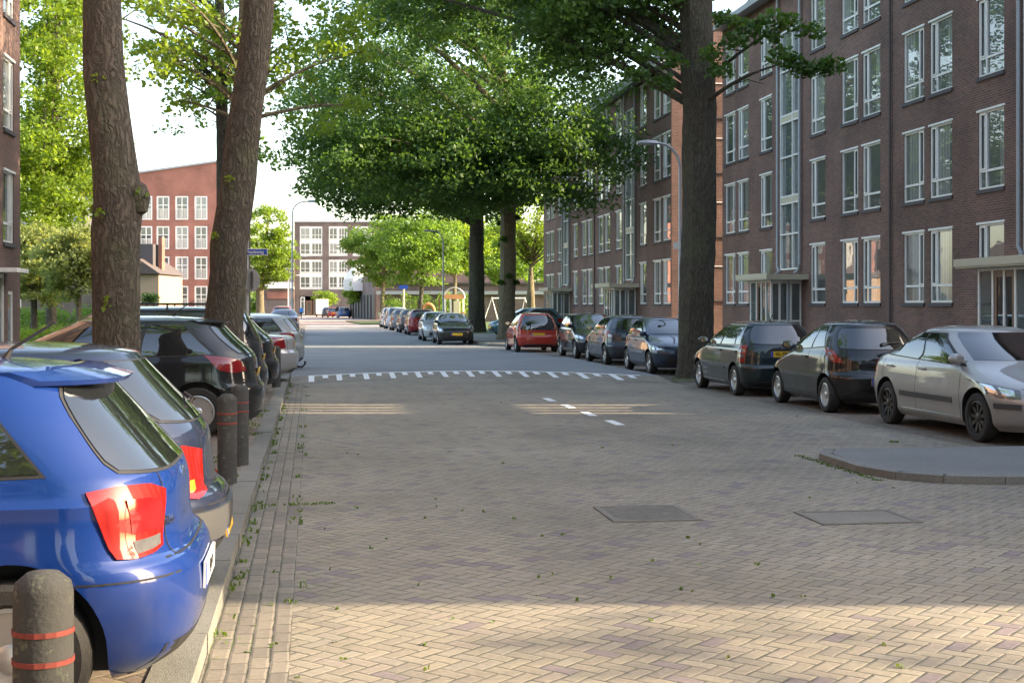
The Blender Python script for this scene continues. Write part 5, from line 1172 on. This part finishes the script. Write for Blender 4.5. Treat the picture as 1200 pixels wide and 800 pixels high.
# first left trunk (depth 14)
d = 14.0
t1 = tree('street_tree', [TP(137, 545, d), TP(137, 430, d), TP(137, 350, d), TP(136, 270, d), TP(138, 235, d), TP(131, 170, d), TP(123, 90, d), TP(120, 0, d), TP(118, -120, d), TP(124, -260, d)], [.27, .235, .235, .25, .25, .22, .205, .19, .17, .12],
     [(-2.4, 14.3, 11.5, 4.2, 4.5, 3.0, 1)], 90, 90, .15, M['leaf_mid'], M['bark'], 'thick bulging brown trunk nearest on the left', 11, group=GL, skip=lambda x, y, z: z < 8.2, rough=.035)
twig_leaves(t1, [TP(165, 222, d - .1), TP(114, 95, d - .2), TP(120, 248, d - .25), TP(104, 250, d - .1), TP(125, 355, d - .25)], .09, 16, .06, M['leaf_lime'], 5)
# lump on the right of the trunk
o = MB().lathe([(.001, -.22), (.11, -.14), (.14, 0), (.10, .13), (.001, .2)], 14).build('burl', M['bark'], t1, smooth=True); q = Vector(TP(160, 232, d)) - t1.location; o.location = q
# second left trunk, leaning (depth 21)
d = 20.8
t2 = tree('street_tree', [TP(258, 460, d), TP(262, 380, d), TP(268, 320, d), TP(268, 285, d), TP(276, 230, d), TP(286, 150, d), TP(297, 70, d), TP(303, 0, d), TP(312, -90, d), TP(318, -180, d)], [.36, .29, .275, .28, .27, .25, .235, .225, .20, .13],
     [(-1.4, 21, 12.2, 4.2, 4.5, 3.2, 1)], 80, 90, .15, M['leaf_mid'], M['bark'], 'thick leaning brown trunk left of the road, second from the left', 12, group=GL, skip=lambda x, y, z: z < 9.3, rough=.035)
twig_leaves(t2, [TP(268, 212, d - .3), TP(254, 275, d - .3)], .1, 16, .07, M['leaf_lime'], 6)
# thinner trees behind
d = 31
t3 = tree('street_tree', [TP(282, 420, d), TP(283, 300, d), TP(283, 200, d), TP(284, 100, d), TP(288, 0, d), TP(290, -150, d)], [.22, .19, .18, .17, .15, .08],
     [TP(250, -10, d) + (3.6, 3.2, 2.0, 1.), TP(370, 60, d + 2) + (1.5, 2.5, 1.9, .6), TP(220, 60, d) + (1.5, 2, 1.2, .35)], 110, 55, .13, M['leaf_lime'], M['bark_pale'], 'slim sunlit trunk with sparse lime green leaves behind the leaning one', 13, group=GL, limbs=26, cr=(.35, .7))
d = 38
t4 = tree('street_tree', [TP(262, 415, d), TP(262, 300, d), TP(261, 200, d), TP(260, 100, d), TP(258, 30, d), TP(256, -120, d)], [.2, .17, .165, .16, .14, .07],
     [TP(255, 60, d) + (2.2, 2.2, 1.6, 1.), TP(205, 70, d) + (1.0, 1.5, 1.7, .3), TP(225, 120, d) + (1.0, 1.5, .9, .25), TP(310, 130, d) + (.9, 1.5, 1.6, .35), TP(200, -20, d) + (2, 2, 1.0, .6)], 100, 50, .13, M['leaf_mid'], M['bark_dark'], 'slim dark trunk with small hanging sprays of leaves against the white sky', 14, group=GL, limbs=30, cr=(.3, .65))
tree('broad_tree', [(24, -.5, 0), (24, -.5, 3), (24, .5, 6), (24, 1.5, 10)], [.3, .25, .2, .08], [(23, 2.1, 8.2, 5, 2.2, 3.2, 1.)], 27, 95, .2, M['leaf_mid'], M['bark'], 'unseen tree added beside the end of the nearest right block to dapple the road', 80, limbs=14, cr=(.6, 1.1))  # added out of view; crown placed to throw dapples on the foreground
for i, (x_, y_) in enumerate(((-2.0, -7.5), (-2.1, -19), (9.2, -11), (9.3, -26), (-2, -33))):
    tree('street_tree', [(x_, y_, 0), (x_ + .1, y_, 3), (x_, y_, 6), (x_ + .1, y_, 10)], [.32, .27, .24, .12], [(x_ - .5, y_, 10.5, 4.6, 4.6, 4.0, 1.)], 130, 60, .24, M['leaf_mid'], M['bark'], 'street tree behind the photographer, outside the picture', 100 + i, limbs=14, cr=(.7, 1.2), group='street trees behind the photographer')
# big left tree with bright leaves
d = 52
tree('broad_tree', [TP(60, 400, d), TP(62, 250, d), TP(66, 100, d), TP(70, -60, d)], [.2, .17, .13, .06],
     [TP(55, 110, d) + (2.9, 3.6, 4.4, 1.), TP(60, -40, d) + (2.8, 3.6, 3.8, .8), TP(52, 205, d) + (2.5, 3.0, 2.6, 1.1)], 460, 120, .15, M['leaf_lime'], M['bark'], 'tall bright green leafy tree beyond the left brick building', 15, limbs=30, cr=(.5, .95), skip=lambda x, y, z: z > 22)
# garden bushes and small pale trees
d = 47
tree('garden_tree', [TP(92, 385, d), TP(92, 345, d), TP(90, 300, d), TP(88, 280, d)], [.10, .09, .06, .03], [TP(86, 308, d) + (1.15, 1.0, 1.3, 1.)], 120, 100, .12, M['leaf_pale'], M['bark_pale'], 'small pale green tree in the garden left of the first trunk', 16, limbs=14, cr=(.28, .5))
d = 49
tree('garden_tree', [TP(40, 385, d), TP(40, 340, d), TP(42, 290, d), TP(42, 270, d)], [.12, .1, .07, .03], [TP(42, 308, d) + (1.3, 1.2, 1.5, 1.)], 120, 100, .13, M['leaf_pale'], M['bark'], 'greyish green garden tree by the corner of the left building', 17, limbs=14, cr=(.3, .55))
def bush(pts, r_, per, size, mat, label, seed, name='bush', cat='bush', kind=None, flat=.8):
    b0 = Vector((sum(p[0] for p in pts) / len(pts), sum(p[1] for p in pts) / len(pts), .1)); o = leaves(name, mat, None, pts, [r_] * len(pts), per, size, seed, flat, 0, origin=b0); o.location = b0; tag(o, label, cat, kind=kind); return o
g = random.Random(3)
bush([(*GP(g.uniform(15, 250), g.uniform(49, 56)), g.uniform(.3, .75)) for _ in range(90)], .5, 130, .11, M['leaf_lime'], 'low bright green hedge across the left garden', 21, 'hedge', 'hedge')
bush([(*GP(g.uniform(15, 130), g.uniform(60, 63)), g.uniform(.5, 1.5)) for _ in range(60)], .45, 110, .12, M['leaf_mid'], 'darker hedge behind the bright garden hedge', 22, 'hedge', 'hedge')
bush([(*GP(g.uniform(200, 262), g.uniform(70, 74)), g.uniform(.3, 1.5)) for _ in range(40)], .5, 90, .13, M['leaf_lime'], 'yellow green shrubs before the salmon red building', 23, 'shrub', 'shrub')
for i, px in enumerate((172, 180)):
    x, y = GP(px, 88); r = empty('clipped_tree', (x, y, .1), 0, ('left' if i == 0 else 'right') + ' one of two round clipped dark shrubs by the white house', 'clipped tree', 'round clipped shrubs')
    MB().tube([(0, 0, 0), (0, 0, 1.8)], .05, 6).build('trunk', M['bark_dark'], r); leaves('crown', M['leaf_dark'], r, [(0, 0, 2.1)], [.42], 500, .1, 30 + i, 1, 0)
bush([(*GP(g.uniform(318, 345), g.uniform(92, 96)), g.uniform(.4, 1.2)) for _ in range(24)], .5, 100, .14, M['leaf_mid'], 'green hedge behind the mauve silver car', 24, 'hedge', 'hedge')
bush([(*GP(g.uniform(446, 545), g.uniform(120, 128)), g.uniform(.3, 2.6)) for _ in range(60)], .7, 90, .2, M['leaf_mid'], 'green bushes in front of the low school building, left of the big trunks', 25, 'shrub', 'shrub')
d = 108
tree('round_tree', [TP(305, 378, d), TP(305, 330, d), TP(310, 300, d), TP(314, 260, d)], [.35, .3, .22, .08], [TP(313, 285, d) + (1.9, 2, 3.0, 1.), TP(330, 300, d) + (1.2, 1.4, 2.2, .4), TP(300, 320, d) + (1.2, 1.3, 1.2, .3)], 130, 100, .19, M['leaf_lime'], M['bark_pale'], 'bright green rounded tree left of the tall left lamp', 18, limbs=16, cr=(.5, .8))
# right row: the big elms
tree('street_tree', [(9.15, 32.0, 0), (9.15, 32, 1.2), (9.22, 32, 3), (9.25, 32, 6), (9.15, 32, 9), (8.9, 32, 12.5)], [.43, .41, .40, .395, .38, .25],
     [(7.0, 34, 12.0, 4.2, 4.5, 4.0, 1.), (9.5, 34, 14.5, 4.0, 4, 3.0, .4), (7.0, 33, 8.8, 2.3, 2.5, 1.6, .35), (3.6, 37, 11.2, 3.0, 3.5, 2.6, .35)], 420, 130, .135, M['leaf_dark'], M['bark_dark'], 'huge dark trunk among the right parked cars, crown over the road', 41, group=GRT, limbs=26, cr=(.55, 1.1), z0=0,
     skip=lambda x, y, z: z < 7.2 + .55 * math.sin(x * 1.9 + y * 1.3) - (.8 if 4.5 < x < 9 else 0) or (x > 11.5) or (x > 9.9 and z < 11) or (x < -.6 and z < 10),
     extra=[TP(px, yy, 31.5) + (.38,) for px, yy in ((850, 20), (862, 45), (880, 30), (900, 40), (915, 62), (930, 72), (945, 80), (960, 78), (975, 74), (905, 20), (925, 25), (950, 35), (835, 60), (845, 80), (790, 70), (775, 95), (760, 60), (745, 85))], sprouts=4)
tree('street_tree', [(9.25, 65, 0), (9.25, 65, 1.2), (9.3, 65, 3.5), (9.3, 65, 7), (9.2, 65, 10), (9, 65, 14)], [.48, .40, .38, .36, .32, .15],
     [(7.0, 64, 13.5, 8.0, 6.5, 6.5, 1.), (2.6, 62, 9.6, 4.2, 4.0, 3.2, .4), (1.6, 60, 8.2, 2.8, 2.5, 1.8, .12), (10.8, 60.5, 8.8, 4.2, 3.0, 2.8, .42), (7.0, 60, 17, 8.5, 6, 3.5, .5), (6.5, 60.5, 8.2, 5.0, 3.0, 2.2, .35), (7.0, 62, 7.2, 3.0, 3.0, 1.2, .12)], 900, 110, .18, M['leaf_dark'], M['bark_pale'], 'sunlit pale trunk behind the small red hatchback', 42, group=GRT, limbs=50, cr=(.7, 1.25), sprouts=26, skip=lambda x, y, z: z < 5.4 + .5 * math.sin(x * 1.7 + y) or (x > 13.4 and z < 7.6) or (x > 14.6) or (z > 13 and x > 11.5 and z > 10.5 + (x - 11.5) * .4 and x > 13.4))
x, y = GP(558.5, 84); tree('street_tree', [(x, y, 0), (x, y, 1.2), (x, y, 4), (x, y, 8), (x, y, 13)], [.62, .50, .46, .42, .2],
     [(x - 3, y, 14.5, 8.5, 6, 7.0, 1.), (x - 6.5, y - 2, 10.0, 4, 4, 3.0, .35), (x - 3, y - 3, 9.0, 7, 3, 2.2, .5)], 520, 90, .24, M['leaf_dark'], M['bark_dark'], 'dark straight trunk left of the sunlit pale one', 43, group=GRT, limbs=36, cr=(.8, 1.4), skip=lambda x, y, z: z < 6.3)
for i, (px, zd, r_, hh, lm, lab) in enumerate(((493, 112, 3.9, 6.3, 'leaf_mid', 'mid sized green tree with slim trunk above the far playground'), (448, 124, 3.6, 6.6, 'leaf_mid', 'green tree at the left end of the far row, above the pale cars'), (532, 122, 3.8, 7.6, 'leaf_lime', 'lime green tree right behind the far playground tower'), (585, 130, 4.4, 6.8, 'leaf_mid', 'green tree seen between the two big far trunks'))):
    x, y = GP(px, zd); tree('park_tree', [(x, y, 0), (x, y, 2), (x + .1, y, 4), (x, y, hh)], [.25, .19, .15, .06], [(x, y, hh + .3, r_, r_, 3.2, 1.)], 150, 90, .24, M[lm], M['bark_pale'] if i != 0 else M['bark_dark'], lab, 50 + i, limbs=18, cr=(.6, 1.0), group='trees round the far playground')
x, y = GP(622, 97); tree('park_tree', [(x, y, 0), (x, y, 1.6), (x, y, 2.6), (x, y, 4.6)], [.34, .30, .28, .10], [(x, y, 7.4, 3.0, 3.0, 2.6, 1.)], 90, 80, .2, M['leaf_lime'], M['bark_pale'], 'pollard like tree with many upright limbs at the end of the farther block', 60, limbs=34, cr=(.5, .9), group='trees round the far playground')
for i, (px, zd, hh, lab) in enumerate(((380, 222, 3.4, 'small lime tree behind the far person and white van'), (414, 182, 3.6, 'small bright tree against the dark garage building'))):
    x, y = GP(px, zd); tree('small_tree', [(x, y, 0), (x, y, 1.5), (x, y, hh)], [.12, .1, .04], [(x, y, hh - .2, 2.2 - i, 1.6, 1.3, 1.)], 40, 60, .26, M['leaf_lime'], M['bark'], lab, 70 + i, limbs=8, cr=(.5, .8))
# backdrop trees far away
g = random.Random(9)
pts = []
for _ in range(220): px = g.uniform(-200, 330); z = g.uniform(260, 300); X_, Y_ = GP(px, z); pts.append((X_, Y_, g.uniform(.5, 11)))
o = leaves('distant_trees', M['leaf_mid'], None, pts, [2.6] * len(pts), 60, .9, 91); tag(o, 'far off belt of trees behind the left buildings', 'trees', kind='stuff')
pts = []
for _ in range(260): px = g.uniform(440, 900); z = g.uniform(170, 200); X_, Y_ = GP(px, z); pts.append((X_, Y_, g.uniform(1, 11)))
o = leaves('distant_trees', M['leaf_mid'], None, pts, [2.4] * len(pts), 70, .7, 92); tag(o, 'far off belt of trees behind the school building', 'trees', kind='stuff')

# ------------------------------------------------------------------ weeds and grass along the kerb
def blades(name, spots, label, seed, mat, hmax=.05):
    g = np.random.default_rng(seed); V = []; F = []
    for (x, y, z, r_, n_) in spots:
        for _ in range(n_):
            a, rr = g.random() * 6.28, r_ * g.random()**.6; px_, py_ = x + math.cos(a) * rr, y + math.sin(a) * rr; h = hmax * (.3 + .7 * g.random()); b = g.random() * 6.28; w_ = .004 + .006 * g.random(); l = h * (.3 + g.random() * .9)
            i = len(V); dx, dy = math.cos(b), math.sin(b); V += [(px_ - dy * w_, py_ + dx * w_, z), (px_ + dy * w_, py_ - dx * w_, z), (px_ + dx * l * .5 + dy * w_, py_ + dy * l * .5 - dx * w_, z + h * .7), (px_ + dx * l * .5 - dy * w_, py_ + dy * l * .5 + dx * w_, z + h * .7), (px_ + dx * l, py_ + dy * l, z + h * .8)]
            F += [(i, i + 1, i + 2, i + 3), (i + 3, i + 2, i + 4)]
    o = mk(name, V, F, mat); at = o.data.attributes.new('rnd', 'FLOAT', 'FACE'); at.data.foreach_set('value', g.random(len(F))); tag(o, label, 'weeds', kind='stuff'); return o
g = random.Random(5); sp_ = []
for _ in range(85):
    y = g.uniform(5.5, 34); sp_.append((-.50 + abs(g.gauss(0, .03)), y, .003, .04, g.randint(2, 9)))
for _ in range(26): sp_.append((-.12 + g.gauss(0, .02), g.uniform(5, 30), .003, .05, g.randint(3, 8)))
for y in (11.9, 12.0, 14.2, 15.6, 16.4, 8.3, 8.7, 6.9, 27.9, 28.6, 32, 33.5, 34.5, 20.2, 24.4): sp_.append((g.uniform(-.85, -.45), y, .01, .09, 22))
for _ in range(40): sp_.append((g.uniform(-1.0, -.72), g.uniform(10, 34), .1, .10, g.randint(8, 30)))
blades('weeds', sp_, 'grass and weeds growing along the left kerb and gutter', 1, M['grass'])
sp_ = [(-.35 + .16 * i, 12.1 + .02 * i, .003, .07, 18) for i in range(4)] + [(g.uniform(-.4, 3), g.uniform(5.5, 12), .002, .02, 3) for _ in range(45)] + [(5.6, 13 + .2 * i, .0, .06, 20) for i in range(12)]
sp_ += [(g.uniform(-.3, 8), g.uniform(6, 30), .001, .02, 2) for _ in range(40)] + [(8.2 + g.uniform(-.3, .5), 30.5 + g.uniform(0, 2), .01, .2, 40) for _ in range(10)] + [(7.4, 16.6, .0, .1, 40)]
blades('weeds', sp_, 'small weeds between the paving bricks of the road', 2, M['grass'], .028)
# fallen leaves and litter
g = np.random.default_rng(8); V = []; F = []
for _ in range(420):
    x, y = (g.uniform(-.5, .3), g.uniform(5, 20)) if g.random() < .35 else (g.uniform(-.3, 9), g.uniform(5, 32)); a = g.random() * 6.28; s_ = .006 + .014 * g.random(); z = .008; i = len(V)
    V += [(x + math.cos(a + q) * s_ * (1 if q_ % 2 else .6), y + math.sin(a + q) * s_ * (1 if q_ % 2 else .6), z + .006 * g.random()) for q_, q in enumerate((0, 1.57, 3.14, 4.71))]; F.append((i, i + 1, i + 2, i + 3))
o = mk('fallen_leaves', V, F, M['leaf_lime']); o.data.attributes.new('rnd', 'FLOAT', 'FACE').data.foreach_set('value', g.random(len(F))); tag(o, 'scattered dry leaf scraps and blossom on the brick road', 'leaf litter', kind='stuff')
